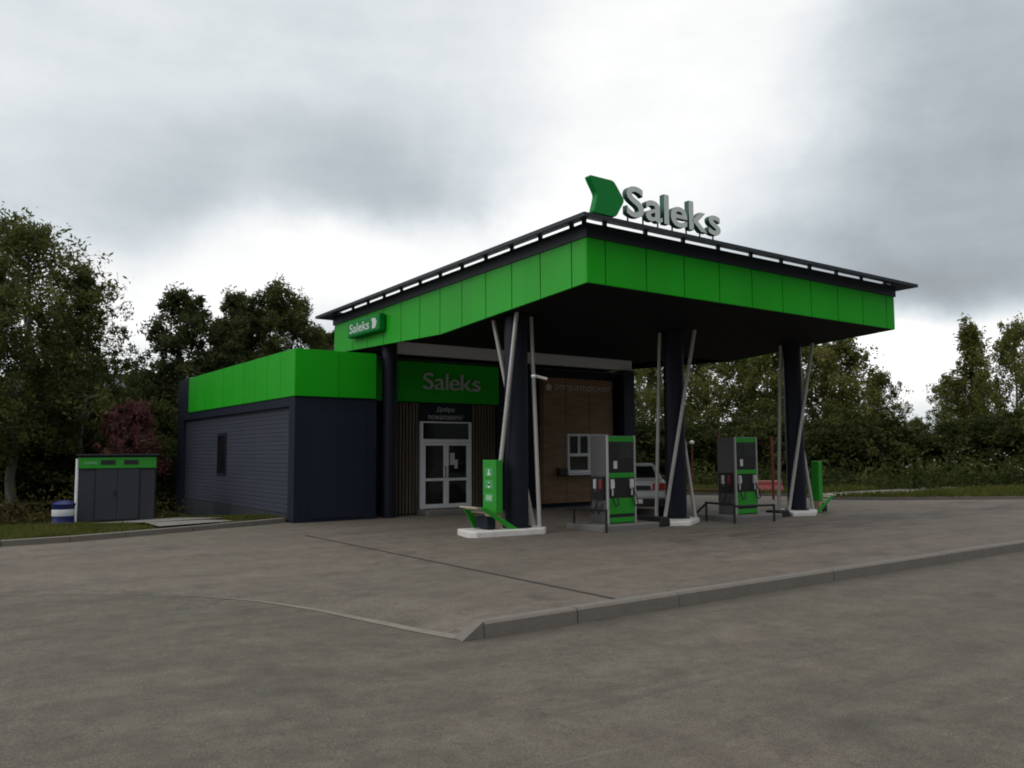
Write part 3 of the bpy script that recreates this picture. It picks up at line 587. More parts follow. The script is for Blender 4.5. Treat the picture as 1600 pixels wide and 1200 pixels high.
def dispenser(loc, label):       # local: x width, -y front, z up from island top
    t = thing('fuel_dispenser', label, 'fuel pump', loc, 'fuel dispensers under the canopy')
    o = Matrix.Translation(loc); B = lambda mb, n, mt, p, b=0.0: mb.build(n, mt, p, b, xf=o)
    cab = B(MB().box(-0.385, 0.385, 0.0, 0.52, 0.0, 1.83), 'cabinet', STEEL, t, 0.012)
    B(MB().box(-0.37, 0.36, -0.03, -0.001, 1.70, 1.815), 'header_band', GREEN2, t, 0.006)
    B(MB().box(-0.36, 0.35, -0.022, -0.002, 1.06, 1.695), 'display_panel', BLACK, t, 0.006)
    B(MB().box(-0.06, 0.30, -0.028, -0.0225, 1.36, 1.66), 'screen', DISPLAY, t, 0.004)
    B(MB().box(-0.22, -0.12, -0.028, -0.0225, 1.14, 1.30), 'keypad', NOZW, t)
    B(MB().box(-0.37, 0.36, -0.035, -0.001, 0.95, 1.05), 'middle_band', GREEN2, t, 0.006)
    B(MB().box(-0.36, 0.35, -0.015, -0.002, 0.53, 0.945), 'nozzle_bay', BLACK, t)
    B(MB().box(-0.37, 0.36, -0.035, -0.001, 0.20, 0.525), 'lower_panel', GREEN2, t, 0.006)
    B(MB().box(-0.37, 0.36, -0.02, -0.001, 0.13, 0.195), 'vent_slot', BLACK, t)
    B(MB().box(-0.37, 0.36, -0.035, -0.001, 0.02, 0.125), 'kick_panel', GREEN2, t, 0.006)
    B(MB().box(-0.405, -0.372, -0.045, 0.0, 0.0, 1.83), 'edge_post', POLE, t, 0.004); B(MB().box(0.365, 0.40, -0.045, 0.0, 0.0, 1.83), 'edge_post', POLE, t, 0.004)
    for x, c in ((-0.28, NOZW), (0.27, NOZW)):
        nz = B(MB().box(x - 0.035, x + 0.035, -0.075, -0.016, 0.72, 0.92).tube((x, -0.06, 0.73), (x, -0.045, 0.58), 0.018, n=8).box(x - 0.02, x + 0.02, -0.10, -0.076, 0.74, 0.86), 'nozzle', c, t, 0.01)
        B(MB().path([(x, -0.08, 0.74), (x + 0.05, -0.14, 0.55), (x + 0.08, -0.15, 0.40), (x + 0.03, -0.11, 0.36), (x + 0.01, -0.04, 0.56)], 0.013), 'hose', RUBBER, nz)
    for y, c in ((0.14, RED), (0.32, NOZW)):
        nz = B(MB().box(-0.46, -0.386, y - 0.035, y + 0.035, 0.72, 0.92).tube((-0.42, y, 0.72), (-0.405, y, 0.56), 0.018, n=8), 'nozzle', c, t, 0.01)
        B(MB().path([(-0.45, y, 0.73), (-0.52, y + .02, 0.50), (-0.54, y + .03, 0.30), (-0.48, y + .02, 0.2), (-0.395, y, 0.42)], 0.013), 'hose', RUBBER, nz)
    B(MB().box(-0.43, -0.386, 0.06, 0.46, 0.50, 0.98), 'side_nozzle_bay', BLACK, t)
    return t
dispenser((2.77, 2.2, 0.115), 'green and black fuel dispenser nearer the camera, beside the pay window')
dispenser((6.83, 2.2, 0.115), 'green and black fuel dispenser farther away, between the middle and right columns')
def rail(pts_list, label, r=0.028):
    m = MB()
    for p in pts_list:
        m.path(p, r, 10)
        for q in p: m.lathe([(r * 1.02, -r * .8), (r * 1.02, r * .8)], q, 10)
    return tag(m.build('guard_rail', BLACK), label, 'guard rail', 'black tube guards at the pumps')
rail([[(2.0, 2.82, 0.0), (2.0, 2.82, 0.44), (1.93, 1.74, 0.44), (1.93, 1.74, 0.0)]], 'black tube guard rail at the left end of the nearer pump island')
rail([[(5.66, 2.42, 0), (5.66, 2.42, 0.42), (5.6, 1.56, 0.42), (5.6, 1.56, 0)], [(5.6, 1.56, 0.38), (6.72, 1.34, 0.38), (6.72, 1.34, 0)], [(5.66, 2.42, 0.40), (5.42, 2.75, 0.0)]], 'black tube guard rail wrapped round the corner of the farther pump island')
def block(x0, x1, y0, y1, h, label):
    return tag(MB().prism([(x0, 0), (x1, 0), (x1 - 0.06, h), (x0 + 0.06, h)], y0, y1, 1).build('rubber_block', RUBBER, None, 0.03), label, 'block', 'low black blocks beside the columns')
block(3.70, 4.06, 2.0, 2.9, 0.20, 'low black block on the ground left of the middle column'); block(7.75, 8.28, 2.0, 2.4, 0.16, 'low black block on the ground left of the right column')

def service_stand(loc, sgn, label, wy=1.0):            # green post with pictograms and a slatted ledge between two slanted cheeks; faces -x (sgn 1) or +x (sgn -1)
    t = thing('service_stand', label, 'service stand', loc, 'green service stands at the canopy ends')
    xf = Matrix.Translation(loc) @ Matrix.Diagonal((sgn, wy, 1, 1)); B = lambda mb, n, mt, p=t, b=0.0: mb.build(n, mt, p, b, xf=xf)
    B(MB().box(0.0, 0.16, -0.23, 0.23, 0.30, 1.34), 'post', GREEN2, t, 0.012)
    B(MB().box(0.02, 0.14, -0.18, 0.18, 0.02, 0.30), 'foot', WOODS)
    for zc in (1.10, 0.86, 0.60):
        pl = B(MB().box(-0.008, -0.0005, -0.15, 0.15, zc - 0.085, zc + 0.085), 'pictogram_plate', mat('plate_green', (0.06, 0.36, 0.11), 0.5))
        if zc > 1: B(MB().tube((-0.009, 0, zc + 0.03), (-0.013, 0, zc + 0.03), 0.028, n=12).prism([(-0.05, zc - 0.06), (0.05, zc - 0.06), (0.03, zc), (-0.03, zc)], -0.013, -0.009, 0), 'pictogram', LETTER, pl)
        elif zc > 0.7: B(MB().prism([(-0.045, zc - 0.02), (0.045, zc - 0.02), (0.0, zc + 0.065)], -0.013, -0.009, 0).tube((-0.009, 0, zc - 0.025), (-0.013, 0, zc - 0.025), 0.045, n=14), 'pictogram', LETTER, pl)
        else: B(MB().box(-0.013, -0.009, -0.10, 0.10, zc - 0.05, zc + 0.05), 'pictogram', mat('plate_pale', (0.30, 0.55, 0.34), 0.5), pl)
    for y in (-0.33, 0.30):
        B(MB().prism([(-0.46, 0.44), (-0.30, 0.44), (0.46, 0.0), (0.26, 0.0)] if y < 0 else [(-0.40, 0.40), (-0.26, 0.40), (0.02, 0.0), (-0.16, 0.0)], y, y + 0.035, 1), 'cheek', GREEN2, t, 0.004)
    sl = MB()
    for x, z in ((-0.50, 0.455), (-0.37, 0.415), (-0.24, 0.345)): sl.prism([(x, z), (x + 0.115, z - 0.012), (x + 0.115, z - 0.045), (x, z - 0.033)], -0.292, 0.297, 1)
    B(sl, 'slatted_ledge', mat('ledge_wood', (0.50, 0.43, 0.32), 0.6, 0.2, 9), t)
    B(MB().box(-0.18, 0.0, -0.2, 0.2, 0.02, 0.24), 'bin', NAVY, t)
    return t
service_stand((-0.12, 2.86, 0.12), 1, 'green service stand with white pictograms and slatted ledge at the left column')
service_stand((10.05, 2.40, 0.0), -1, 'narrow green service stand seen edge-on at the right column', 0.5)

# ------------------------------------------------------------------ car behind the pumps
def make_car(loc, yaw):
    t = thing('parked_car', 'small white car behind the nearer pump, seen from its rear', 'car', loc)
    xf = Matrix.Translation(loc) @ Matrix.Rotation(yaw, 4, 'Z'); B = lambda mb, n, mt, p=t, b=0.0, s=False: mb.build(n, mt, p, b, s, xf=xf)
    side = [(-2.05, 0.30), (-2.12, 0.55), (-2.10, 0.80), (-1.98, 0.92), (-1.2, 0.95), (1.0, 0.92), (1.9, 0.78), (2.08, 0.6), (2.05, 0.28)]   # local +x is forward
    B(MB().prism(side, -0.82, 0.82, 1), 'body', CARW, t, 0.09)
    def cabin(mb, w0, w1, pts):
        v = [(x, s * (w0 if z < 1.0 else w1), z) for s in (-1, 1) for x, z in pts]; n = len(pts)
        mb.add(v, [tuple(range(n)), tuple(range(2 * n - 1, n - 1, -1))] + [(i, (i + 1) % n, (i + 1) % n + n, i + n) for i in range(n)]); return mb
    B(cabin(MB(), 0.76, 0.58, [(-1.92, 0.93), (-1.3, 1.27), (0.0, 1.31), (0.35, 1.27), (1.05, 0.92)]), 'cabin', CARW, t, 0.06)
    B(MB().add([(-1.90, -0.60, 1.0), (-1.90, 0.60, 1.0), (-1.43, 0.50, 1.25), (-1.43, -0.50, 1.25)], [(0, 1, 2, 3)]), 'rear_window', GLASS)
    for s in (-1, 1):
        B(MB().add([(-1.5, s * 0.775, 1.0), (0.75, s * 0.775, 1.0), (0.28, s * 0.66, 1.22), (-1.2, s * 0.66, 1.22)], [(0, 1, 2, 3)]), 'side_window', GLASS)
        B(MB().box(-2.16, -2.06, min(s * 0.50, s * 0.80), max(s * 0.50, s * 0.80), 0.70, 0.86), 'tail_lamp', TAIL, t, 0.02)
        for x in (-1.25, 1.3):
            wh = B(MB().tube((x, s * 0.66, 0.31), (x, s * 0.83, 0.31), 0.31, n=24), 'wheel', RUBBER, t, 0.03)
            B(MB().tube((x, s * 0.80, 0.31), (x, s * 0.842, 0.31), 0.2, n=18), 'rim', STEEL, wh, 0.01)
    B(MB().box(-2.18, -2.05, -0.80, 0.80, 0.30, 0.50), 'bumper', BLACK, t, 0.03)
    B(MB().box(-2.15, -2.11, -0.45, 0.45, 0.70, 0.80), 'boot_handle', BLACK)
    B(MB().box(-2.20, -2.181, -0.26, 0.26, 0.38, 0.48), 'number_plate', NOZW)
    return t
make_car(tuple(at0(984, 22.0)), rad(46))

# ------------------------------------------------------------------ things beyond the forecourt
bar = thing('road_barrier', 'low red plastic road barrier with a pale top at the far edge of the forecourt', 'barrier', (16.35, 8.9, 0.06))
brot = Matrix.Translation((16.35, 8.9, 0.05)) @ Matrix.Rotation(rad(-38), 4, 'Z')
MB().prism([(-0.24, 0), (0.24, 0), (0.22, 0.12), (0.10, 0.30), (0.08, 0.42), (-0.08, 0.42), (-0.10, 0.30), (-0.22, 0.12)], -0.62, 0.62, 0).build('barrier_body', RED, bar, 0.02, xf=brot)
MB().box(-0.60, 0.60, -0.07, 0.07, 0.421, 0.47).build('top_rail', mat('faded_pink', (0.45, 0.22, 0.17), 0.7), bar, 0.01, xf=brot)
tag(MB().prism([(13.2, 11.9), (15.1, 9.62), (15.2, 9.72), (13.3, 12.0)], 0.05, 0.22, 2).build('red_edging', RUSTRED, None, 0.01), 'low reddish edging strip along the rear edge of the forecourt', 'edging')
def post(loc, h, label, cap=False):
    t = thing('metal_post', label, 'post', loc, None if cap else 'rusty red posts behind the forecourt')
    xf = Matrix.Translation(loc)
    MB().tube((0, 0, -0.1), (0, 0, h), 0.045 if not cap else 0.03, n=10).build('shaft', RUSTRED, t, xf=xf)
    (MB().lathe([(0.03, h), (0.085, h + 0.04), (0.085, h + 0.10), (0.03, h + 0.15)], (0, 0, 0), 12) if cap else MB().box(-0.055, 0.055, -0.055, 0.055, h, h + 0.03)).build('cap', NOZW if cap else RUSTRED, t, xf=xf)
post(tuple(at0(1120, 27.6, 0.06)), 2.15, 'rusty red post standing just left of the farther pump')
post(tuple(at0(1203, 27.6, 0.06)), 2.0, 'rusty red post beside the red road barrier, left of the right column')
post(tuple(at0(1079, 30, 0.06)), 1.8, 'slim red post with a white cap between the pumps', True)

# shed, barrel
SH = at0(189, 21.9, -0.13); shr = Matrix.Translation(SH) @ Matrix.Rotation(rad(-14), 4, 'Z') @ Matrix.Scale(0.86, 4)
sh = thing('storage_shed', 'small dark storage shed with a green band and double doors beside the trees', 'shed', SH)
B = lambda mb, n, mt, p=sh, b=0.0: mb.build(n, mt, p, b, xf=shr)
SHW = mat('shed_panel', (0.026, 0.028, 0.040), 0.6, 0.15, 1.5, dirt=0.08)
B(MB().box(-1.05, 1.05, 0.0, 1.5, 0.0, 1.98), 'wall', SHW, sh, 0.01)
B(MB().box(-1.08, 1.08, -0.05, -0.001, 1.60, 1.93), 'fascia_band', mat('shed_green', (0.02, 0.26, 0.018), 0.5, 0.12, 3), sh, 0.006)
B(MB().box(-1.14, 1.14, -0.10, 1.58, 1.982, 2.03), 'roof', TRIM, sh, 0.006)
for x in (-0.27, 0.37): B(MB().box(x - 0.20, x + 0.20, -0.058, -0.0505, 1.71, 1.85), 'vent', BLACK)
for x in (-0.63, 0.61): B(MB().box(x, x + 0.03, -0.012, -0.001, 0.03, 1.6), 'door_jamb', BLACK)
for x0, x1 in ((-0.595, 0.0), (0.01, 0.605)):
    dr = B(MB().box(x0, x1, -0.03, -0.001, 0.04, 1.58), 'door', SHW, sh, 0.006)
    if x0 < 0: B(MB().box(x1 - 0.09, x1 - 0.05, -0.07, -0.031, 0.78, 0.93), 'handle', BLACK, dr)
B(MB().tube((-1.12, 0.05, 0.0), (-1.12, 0.05, 1.9), 0.045, n=12), 'downpipe', WHITE)
me = place_text('Saleks', 0.36, 0.085, (-0.93, -0.054, 1.73), FACE_FRONT, 0.003, 0.005); me.transform(shr); link('lettering', me, mat('pale_green_letter', (0.25, 0.5, 0.3), 0.6), sh)
ba = thing('steel_barrel', 'dark blue barrel with a white band on the grass left of the shed', 'barrel', at0(107, 20.9, -0.1))
BL = tuple(at0(107, 20.9, -0.11))
LZ = lambda pr: [(r * 0.94, z * 0.74) for r, z in pr]
MB().lathe(LZ([(0.27, 0.0), (0.285, 0.02), (0.275, 0.05), (0.27, 0.24), (0.27, 0.56), (0.275, 0.58), (0.285, 0.60), (0.29, 0.66), (0.20, 0.74), (0.10, 0.78)]), BL, 32).build('drum', BLUE, ba, smooth=True)
MB().lathe(LZ([(0.274, 0.26), (0.277, 0.27), (0.277, 0.47), (0.274, 0.48)]), BL, 32).build('white_band', mat('white_band', (0.6, 0.62, 0.64), 0.5, 0.1, 4, dirt=0.1), ba, smooth=True)

# ------------------------------------------------------------------ vegetation
def at(u, D, z=0.0):      # a ground point by bearing (column of the photo) and distance
    d = Vector((cF.x, cF.y)) + Vector((cR.x, cR.y)) * ((u - 800) / 1285.0)
    return Vector((CAM.x + d.x * D, CAM.y + d.y * D, z))
def leaf_mesh(name, C, size, rng, aspect=1.5, flat=0.0):
    n = len(C); a = rng.normal(size=(n, 3)); a[:, 2] -= flat; a /= np.linalg.norm(a, axis=1)[:, None]
    b = rng.normal(size=(n, 3)); b -= a * (a * b).sum(1)[:, None]; b /= np.linalg.norm(b, axis=1)[:, None]
    s = (size * rng.uniform(0.6, 1.35, n))[:, None]
    V = np.stack([C - a * s * aspect, C - b * s * 0.55 + a * s * 0.1, C + a * s * aspect, C + b * s * 0.55 + a * s * 0.1], 1).reshape(-1, 3)
    me = bpy.data.meshes.new(name); me.vertices.add(4 * n); me.vertices.foreach_set('co', V.ravel())
    me.loops.add(4 * n); me.loops.foreach_set('vertex_index', np.arange(4 * n, dtype=np.int32))
    me.polygons.add(n); me.polygons.foreach_set('loop_start', np.arange(0, 4 * n, 4, dtype=np.int32)); me.polygons.foreach_set('loop_total', np.full(n, 4, dtype=np.int32))
    me.update(calc_edges=True); me.validate(); return me
def tree_proto(seed, H, R, low, nlimb, ntwig, nleaf, lsize, bark, leaf, droop=0.25, trunk_r=0.13, spread=0.34, shape='birch'):
    rng = np.random.default_rng(seed); m = MB()
    pts = [np.array([0, 0, -0.3])]; k = 9
    for i in range(1, k + 1):
        p = np.array([rng.normal() * 0.035 * H * 0.25, rng.normal() * 0.035 * H * 0.25, H * 0.95 * i / k]); pts.append(p * [1, 1, 1] + [pts[-1][0] * 0.8, pts[-1][1] * 0.8, 0])
    for i in range(k): m.tube(pts[i], pts[i + 1], trunk_r * (1 - 0.92 * i / k), trunk_r * (1 - 0.92 * (i + 1) / k), 8, False)
    L = []
    for j in range(nlimb):
        f = low + (0.97 - low) * (j + rng.uniform(0, 1)) / nlimb; z = f * H * 0.95; i = min(k - 1, int(f * k)); base = pts[i] + (pts[i + 1] - pts[i]) * (f * k - i)
        if shape == 'birch': prof = (math.sin(math.pi * min(1, (f - low) / (1 - low) * 0.80 + 0.20)) ** 0.75)
        elif shape == 'point': prof = min(1.0, 0.35 + (f - low) * 3.2) * (1 - (f - low) / (1 - low)) ** 0.85 * 1.1
        elif shape == 'column': prof = 0.35 + 0.65 * math.sin(math.pi * min(1, (f - low) / (1 - low) * 0.85 + 0.15))
        else: prof = math.sin(math.pi * min(1, (f - low) / (1 - low) * 0.62 + 0.38)) ** 0.6
        ln = R * max(0.16, prof) * rng.uniform(0.55, 1.18); an = j * 2.399 + rng.normal() * 0.4; up = rng.uniform(0.25, 0.95)
        dr = np.array([math.cos(an), math.sin(an), up]); dr /= np.linalg.norm(dr)
        mid = base + dr * ln * 0.55; end = base + dr * ln + np.array([0, 0, -0.12 * ln])
        r0 = max(0.012, trunk_r * 0.33 * (1 - f)); m.tube(base, mid, r0, r0 * 0.6, 5, False); m.tube(mid, end, r0 * 0.6, 0.006, 5, False)
        for q in range(ntwig):
            t = rng.uniform(0.3, 1.08); c = base + (mid - base) * min(1, t / 0.55) if t < 0.55 else mid + (end - mid) * ((t - 0.55) / 0.45)
            off = np.clip(rng.normal(size=3), -1.4, 1.4) * spread * R * 0.30 * (0.6 + 0.5 * t); c2 = c + off
            if q % 2 == 0: m.tube(c, c2, 0.007, 0.004, 3, False)
            nl = max(3, int(nleaf * rng.uniform(0.35, 1.65))); s = spread * R * rng.uniform(0.07, 0.20)
            pl = c2 + rng.normal(size=(nl, 3)) * np.array([s, s, s * 0.9]); pl[:, 2] -= np.abs(rng.normal(size=nl)) * droop * s * 3
            L.append(pl)
    C = np.concatenate(L); C = C[C[:, 2] > 0.12]
    me_t = bpy.data.meshes.new('trunk'); me_t.from_pydata([tuple(v) for v in m.v], [], m.f); me_t.materials.append(bark); me_t.polygons.foreach_set('use_smooth', [True] * len(me_t.polygons))
    me_l = leaf_mesh('crown', C, lsize, rng); me_l.materials.append(leaf)
    return me_t, me_l
PRO = {
    'birch': tree_proto(11, 9.0, 2.5, 0.20, 44, 15, 34, 0.050, BARK, LEAF_B, 0.5),
    'birch2': tree_proto(23, 9.5, 2.3, 0.16, 46, 14, 34, 0.050, BARK, LEAF_B, 0.5, spread=0.30),
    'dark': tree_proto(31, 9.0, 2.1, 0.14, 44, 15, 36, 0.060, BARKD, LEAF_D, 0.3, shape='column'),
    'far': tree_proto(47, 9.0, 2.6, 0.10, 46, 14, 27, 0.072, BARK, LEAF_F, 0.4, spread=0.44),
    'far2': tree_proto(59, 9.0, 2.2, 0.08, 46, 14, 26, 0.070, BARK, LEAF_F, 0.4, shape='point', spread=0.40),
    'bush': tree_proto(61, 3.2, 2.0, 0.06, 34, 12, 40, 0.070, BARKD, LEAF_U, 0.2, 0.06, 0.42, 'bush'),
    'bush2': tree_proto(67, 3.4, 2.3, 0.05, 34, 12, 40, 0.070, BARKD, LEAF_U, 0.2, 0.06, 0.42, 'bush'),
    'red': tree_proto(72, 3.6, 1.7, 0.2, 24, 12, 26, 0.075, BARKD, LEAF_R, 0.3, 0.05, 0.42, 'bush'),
}
HP = {'birch': 9.0, 'birch2': 9.5, 'dark': 9.0, 'far': 9.0, 'far2': 9.0, 'bush': 3.2, 'bush2': 3.4, 'red': 3.6}
rt = random.Random(8)
def plant(kind, loc, H, label, wide=1.0, group=None, name=None):
    isb = kind in ('bush', 'bush2', 'red')
    t = thing(name or ('bush' if isb else 'birch_tree' if 'birch' in kind else 'leafy_tree'), label, 'bush' if isb else 'tree', loc, group)
    s = H / HP[kind] / 1.03; t.scale = (s * wide, s * wide, s); t.rotation_euler = (0, 0, rt.uniform(0, 6.28))
    for nme, me in (('trunk', PRO[kind][0]), ('crown', PRO[kind][1])):
        c = bpy.data.objects.new(nme, me); COL.objects.link(c); c.parent = t
    return t
VZ = -0.3
plant('birch', at(30, 27, VZ), 10.6, 'tallest birch at the left edge of the photo, crown against the sky', 1.15)
plant('birch2', at(128, 28.5, VZ), 9.0, 'birch with ragged right-hand branches between the left edge and the shed', 0.95)
plant('birch', at(-45, 25, VZ), 8.8, 'birch cut off by the left edge of the photo', 1.1)
plant('birch2', at(118, 34, VZ), 5.6, 'shorter birch behind the shed, left of the sky gap', 0.8)
plant('dark', at(78, 33, VZ), 7.4, 'dark tree in the shade behind the left birches', 1.15)
plant('dark', at(285, 36, VZ), 9.8, 'dark tree just left of the ribbed wall, top against the sky', 1.12)
plant('dark', at(345, 38, VZ), 8.8, 'dark tree over the left end of the building roof', 1.0)
plant('dark', at(372, 39, VZ), 10.3, 'dark tree close behind the birches, filling the middle of the row above the wing', 1.0)
plant('birch2', at(458, 41, VZ), 10.8, 'birch right of the tall birch, nearer the canopy, above the wing', 0.95)
plant('dark', at(520, 43, VZ), 9.0, 'dark tree hidden behind the left end of the canopy brim', 0.9)
plant('birch2', at(425, 40, VZ), 11.2, 'tall birch rising behind the middle of the building wing', 1.05)
plant('birch', at(388, 42, VZ), 10.0, 'birch partly hidden by the tall birch behind the building wing', 0.8)
plant('birch', at(497, 42, VZ), 8.9, 'small birch peeking between the building wing and the canopy brim', 0.7)
plant('dark', at(232, 40, VZ), 6.0, 'low dark tree above the shed, right of the sky gap', 0.75)
plant('red', at(203, 27, VZ), 3.7, 'reddish leaved shrub behind the shed roof', 0.7, name='red_shrub')
for i, (u, D, H, k, lb, wd) in enumerate([
    (-60, 31, 4.2, 'bush', 'dark bush under the birch cut off by the left edge', 1.3), (15, 30, 4.0, 'bush2', 'dark bush at the foot of the tallest left birch', 1.3), (62, 29, 3.2, 'bush', 'brownish dark bush behind the blue barrel', 1.2),
    (110, 31, 4.4, 'bush2', 'dark bush directly behind the left part of the shed', 1.2), (165, 30, 2.9, 'bush', 'dark bush directly behind the shed doors', 1.1), (238, 31, 3.6, 'bush2', 'dark bush between the shed and the building corner', 1.0),
    (260, 29, 2.4, 'bush', 'small bush beside the rear corner of the ribbed wall', 0.8), (110, 37, 4.4, 'bush', 'tall dark thicket behind the shed', 1.3), (255, 39, 5.6, 'bush2', 'tall dark thicket behind the rear corner of the building', 1.1),
    (30, 37, 5.2, 'bush2', 'tall dark thicket behind the left birches', 1.4)]):
    plant(k, at(u, D, -0.3), H, lb, wd)
# tree line behind the pumps and at the right
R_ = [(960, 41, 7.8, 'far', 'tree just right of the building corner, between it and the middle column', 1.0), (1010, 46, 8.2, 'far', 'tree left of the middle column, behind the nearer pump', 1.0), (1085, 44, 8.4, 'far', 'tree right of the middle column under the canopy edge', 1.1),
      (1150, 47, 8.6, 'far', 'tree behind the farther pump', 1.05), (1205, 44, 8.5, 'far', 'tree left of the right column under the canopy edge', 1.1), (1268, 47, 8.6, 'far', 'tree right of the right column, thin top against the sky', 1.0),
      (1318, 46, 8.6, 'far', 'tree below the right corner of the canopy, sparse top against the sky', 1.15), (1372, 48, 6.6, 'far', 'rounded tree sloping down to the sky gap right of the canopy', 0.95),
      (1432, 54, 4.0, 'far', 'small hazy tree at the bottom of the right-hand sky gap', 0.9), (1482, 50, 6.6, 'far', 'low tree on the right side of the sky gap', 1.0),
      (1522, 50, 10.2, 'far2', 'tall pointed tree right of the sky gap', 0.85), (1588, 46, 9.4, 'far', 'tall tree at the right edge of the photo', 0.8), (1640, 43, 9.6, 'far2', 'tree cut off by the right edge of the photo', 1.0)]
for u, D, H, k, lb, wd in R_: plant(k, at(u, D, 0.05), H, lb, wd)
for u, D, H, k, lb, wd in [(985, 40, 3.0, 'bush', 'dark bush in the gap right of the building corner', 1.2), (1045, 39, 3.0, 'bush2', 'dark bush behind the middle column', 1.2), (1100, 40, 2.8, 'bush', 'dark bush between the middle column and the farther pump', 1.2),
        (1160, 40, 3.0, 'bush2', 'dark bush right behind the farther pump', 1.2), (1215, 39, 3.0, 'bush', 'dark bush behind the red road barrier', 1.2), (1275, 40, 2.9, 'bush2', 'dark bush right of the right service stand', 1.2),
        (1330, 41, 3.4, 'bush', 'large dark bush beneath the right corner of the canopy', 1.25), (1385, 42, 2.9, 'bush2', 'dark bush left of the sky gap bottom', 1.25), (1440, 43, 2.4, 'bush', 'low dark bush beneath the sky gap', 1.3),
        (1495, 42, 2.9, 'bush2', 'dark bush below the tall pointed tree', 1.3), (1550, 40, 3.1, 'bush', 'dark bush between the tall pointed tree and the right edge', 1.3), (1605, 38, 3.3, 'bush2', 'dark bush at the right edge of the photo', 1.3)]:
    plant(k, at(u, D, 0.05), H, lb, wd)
# far wood closing the view: one mass nobody could count
rng = np.random.default_rng(5); L = []
for (u0, u1, D, hmax, nn) in ((900, 1850, 64, 3.2, 30000), (1850, 3400, 60, 6.5, 46000), (-320, 560, 58, 5.0, 42000), (-1700, -320, 56, 6.5, 46000)):
    u = rng.uniform(u0, u1, nn); dd = D + rng.normal(size=nn) * 3
    top = hmax * (0.55 + 0.30 * np.sin(u * 0.031 + D) * np.sin(u * 0.013) + 0.15 * np.sin(u * 0.11))
    z = top * rng.uniform(0, 1, nn) ** 0.8
    dx = cF.x + cR.x * (u - 800) / 1285; dy = cF.y + cR.y * (u - 800) / 1285
    L.append(np.stack([CAM.x + dx * dd, CAM.y + dy * dd, z], 1))
o = link('distant_wood', leaf_mesh('distant_wood', np.concatenate(L), 0.26, rng), LEAF_U); o['kind'] = 'stuff'; o['label'] = 'dark mass of undergrowth and trees far behind the station'; o['category'] = 'woodland'
# grass
def blades(name, P, h, w, rng, material):
    n = len(P); a = rng.uniform(0, 6.28, n); hh = h * rng.uniform(0.45, 1.5, n); lean = rng.normal(size=(n, 2)) * (hh * 0.35)[:, None]
    dx = np.stack([np.cos(a), np.sin(a), np.zeros(n)], 1) * (w * rng.uniform(0.6, 1.4, n))[:, None]
    tip = P + np.stack([lean[:, 0], lean[:, 1], hh], 1); V = np.stack([P - dx, P + dx, tip], 1).reshape(-1, 3)
    me = bpy.data.meshes.new(name); me.vertices.add(3 * n); me.vertices.foreach_set('co', V.ravel()); me.loops.add(3 * n); me.loops.foreach_set('vertex_index', np.arange(3 * n, dtype=np.int32))
    me.polygons.add(n); me.polygons.foreach_set('loop_start', np.arange(0, 3 * n, 3, dtype=np.int32)); me.polygons.foreach_set('loop_total', np.full(n, 3, dtype=np.int32)); me.update(calc_edges=True); me.validate()
    return link(name, me, material)
rng = np.random.default_rng(9); P = []
while len(P) < 52000:
    x = rng.uniform(-13.5, -2.15); y = vline(x) + 0.16 + abs(rng.normal()) * 4.0
    if y > 19: continue
    if -5.3 < x < -2.2 and y < 9.7 and y < 9.7 - (x + 5.2) * 0.25 and not (x > -2.9 and y > 8.7): 
        if rng.uniform() > 0.04: continue
    if -6.0 < x < -3.3 and 9.5 < y < 14.9 and rng.uniform() > 0.06: continue
    if math.sin(x * 2.1 + 1.3 * math.sin(y * 1.7)) * math.sin(y * 1.9 + x) < -0.45 and rng.uniform() > 0.35: continue
    P.append((x, y, verge_z(x, y)))
P = np.array(P); o = blades('grass', P, 0.085, 0.010, rng, GRASS); o['kind'] = 'stuff'; o['label'] = 'short patchy grass on the verge by the shed'; o['category'] = 'grass'
P = []
def inside(px, py, poly):
    c = False; j = len(poly) - 1
    for i in range(len(poly)):
        if (poly[i][1] > py) != (poly[j][1] > py) and px < (poly[j][0] - poly[i][0]) * (py - poly[i][1]) / (poly[j][1] - poly[i][1]) + poly[i][0]: c = not c
        j = i
    return c
pth = [(16.1, 7.4), (15.5, 5.6), (19.5, 5.0), (30, 5.2), (40, 3.0), (42, 4.5), (30, 7.4)]
while len(P) < 60000:
    u = rng.uniform(1040, 1680); D = rng.uniform(24, 41) if u > 1200 else rng.uniform(30, 41); q = at(u, D)
    if inside(q.x, q.y, rv) and not inside(q.x, q.y, pth): P.append((q.x, q.y, 0.06))
o = blades('grass', np.array(P), 0.16, 0.022, rng, GRASS); o['kind'] = 'stuff'; o['label'] = 'rough grass along the far edge of the forecourt'; o['category'] = 'grass'
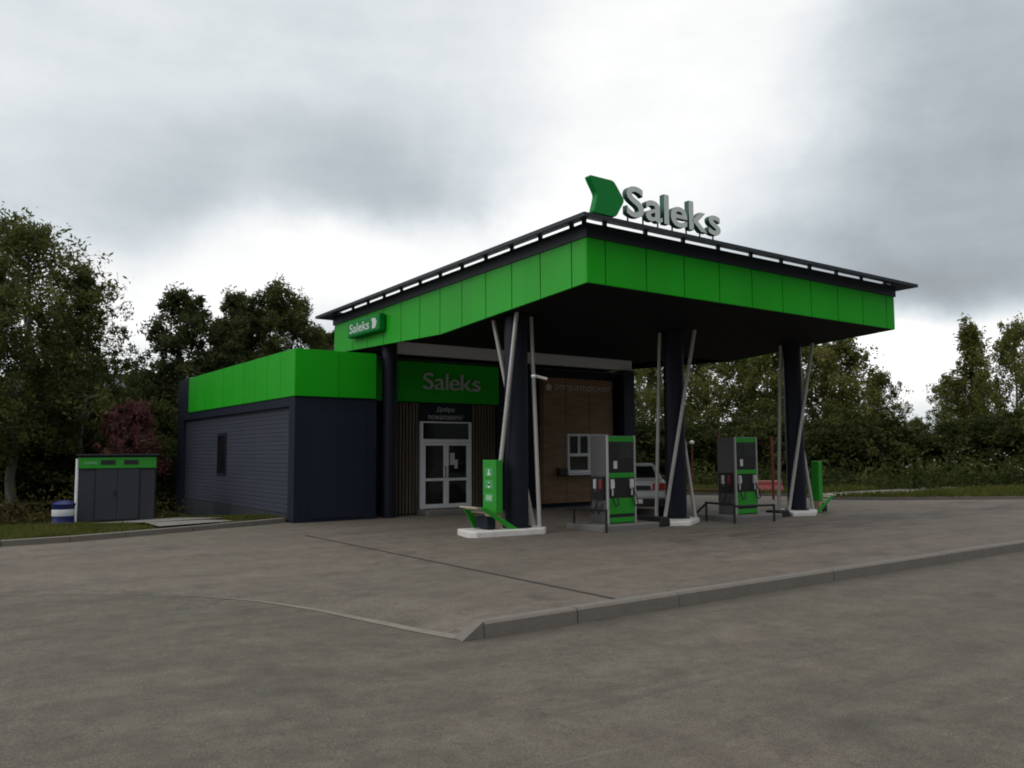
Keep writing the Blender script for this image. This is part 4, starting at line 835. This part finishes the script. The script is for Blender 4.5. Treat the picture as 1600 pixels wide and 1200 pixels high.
# tall weeds
P = []; FL = []
for i in range(150):
    u = rng.uniform(1050, 1660); D = rng.uniform(33, 39); q = at(u, D); hgt = rng.uniform(0.4, 1.1) * (1.25 if u > 1400 else 1.0)
    for k in range(70):
        P.append((q.x + rng.normal() * 0.35, q.y + rng.normal() * 0.35, 0.06 + abs(rng.normal()) * hgt * 0.5))
    if 1410 < u < 1600:
        for k in range(2): FL.append((q.x + rng.normal() * 0.35, q.y + rng.normal() * 0.35, 0.06 + hgt * rng.uniform(0.8, 1.25)))
me = leaf_mesh('tall_weeds', np.array(P), 0.085, rng); o = link('tall_weeds', me, LEAF_U); o['kind'] = 'stuff'; o['label'] = 'tall weeds in front of the right-hand tree line'; o['category'] = 'weeds'
me = leaf_mesh('white_flowers', np.array(FL), 0.05, rng, 1.0); o = link('white_flowers', me, FLOWER); o['kind'] = 'stuff'; o['label'] = 'pale flower heads among the tall weeds'; o['category'] = 'flowers'
P = []
for i in range(110):
    x = rng.uniform(-13, -3); y = rng.uniform(14.2, 18.5)
    if -6.6 < x < -3.4 and y < 15.6: continue
    hgt = rng.uniform(0.35, 1.0)
    for k in range(90): P.append((x + rng.normal() * 0.32, y + rng.normal() * 0.32, verge_z(x, y) + abs(rng.normal()) * hgt * 0.5))
me = leaf_mesh('tall_weeds', np.array(P), 0.05, rng); o = link('tall_weeds', me, leaf_mat('weed_leaf', [(0.0, (0.03, 0.035, 0.012)), (0.5, (0.07, 0.065, 0.024)), (1.0, (0.14, 0.09, 0.045))])); o['kind'] = 'stuff'; o['label'] = 'brownish weeds under the left birches'; o['category'] = 'weeds'

# far grey building seen through the gap between the left trees
fb = thing('distant_building', 'pale blue-grey block far away in the gap between the left trees', 'building', at(168, 85, 0))
FBM = Matrix.Translation(at(168, 88, 0)) @ Matrix.Rotation(rad(-20), 4, 'Z')
MB().box(-5, 5, 0, 9, -1, 9.9).build('wall', mat('far_wall', (0.30, 0.34, 0.40), 0.8, 0.08, 0.5), fb, xf=FBM)
MB().box(-5.2, 5.2, -0.2, 9.2, 9.9, 10.25).build('roof', TRIM, fb, xf=FBM)
for zz in (1.2, 4.2, 7.2):
    for xx in (-3.6, -1.2, 1.2, 3.6): MB().box(xx - 0.6, xx + 0.6, -0.03, -0.005, zz, zz + 1.5).build('window', GLASS, fb, xf=FBM)
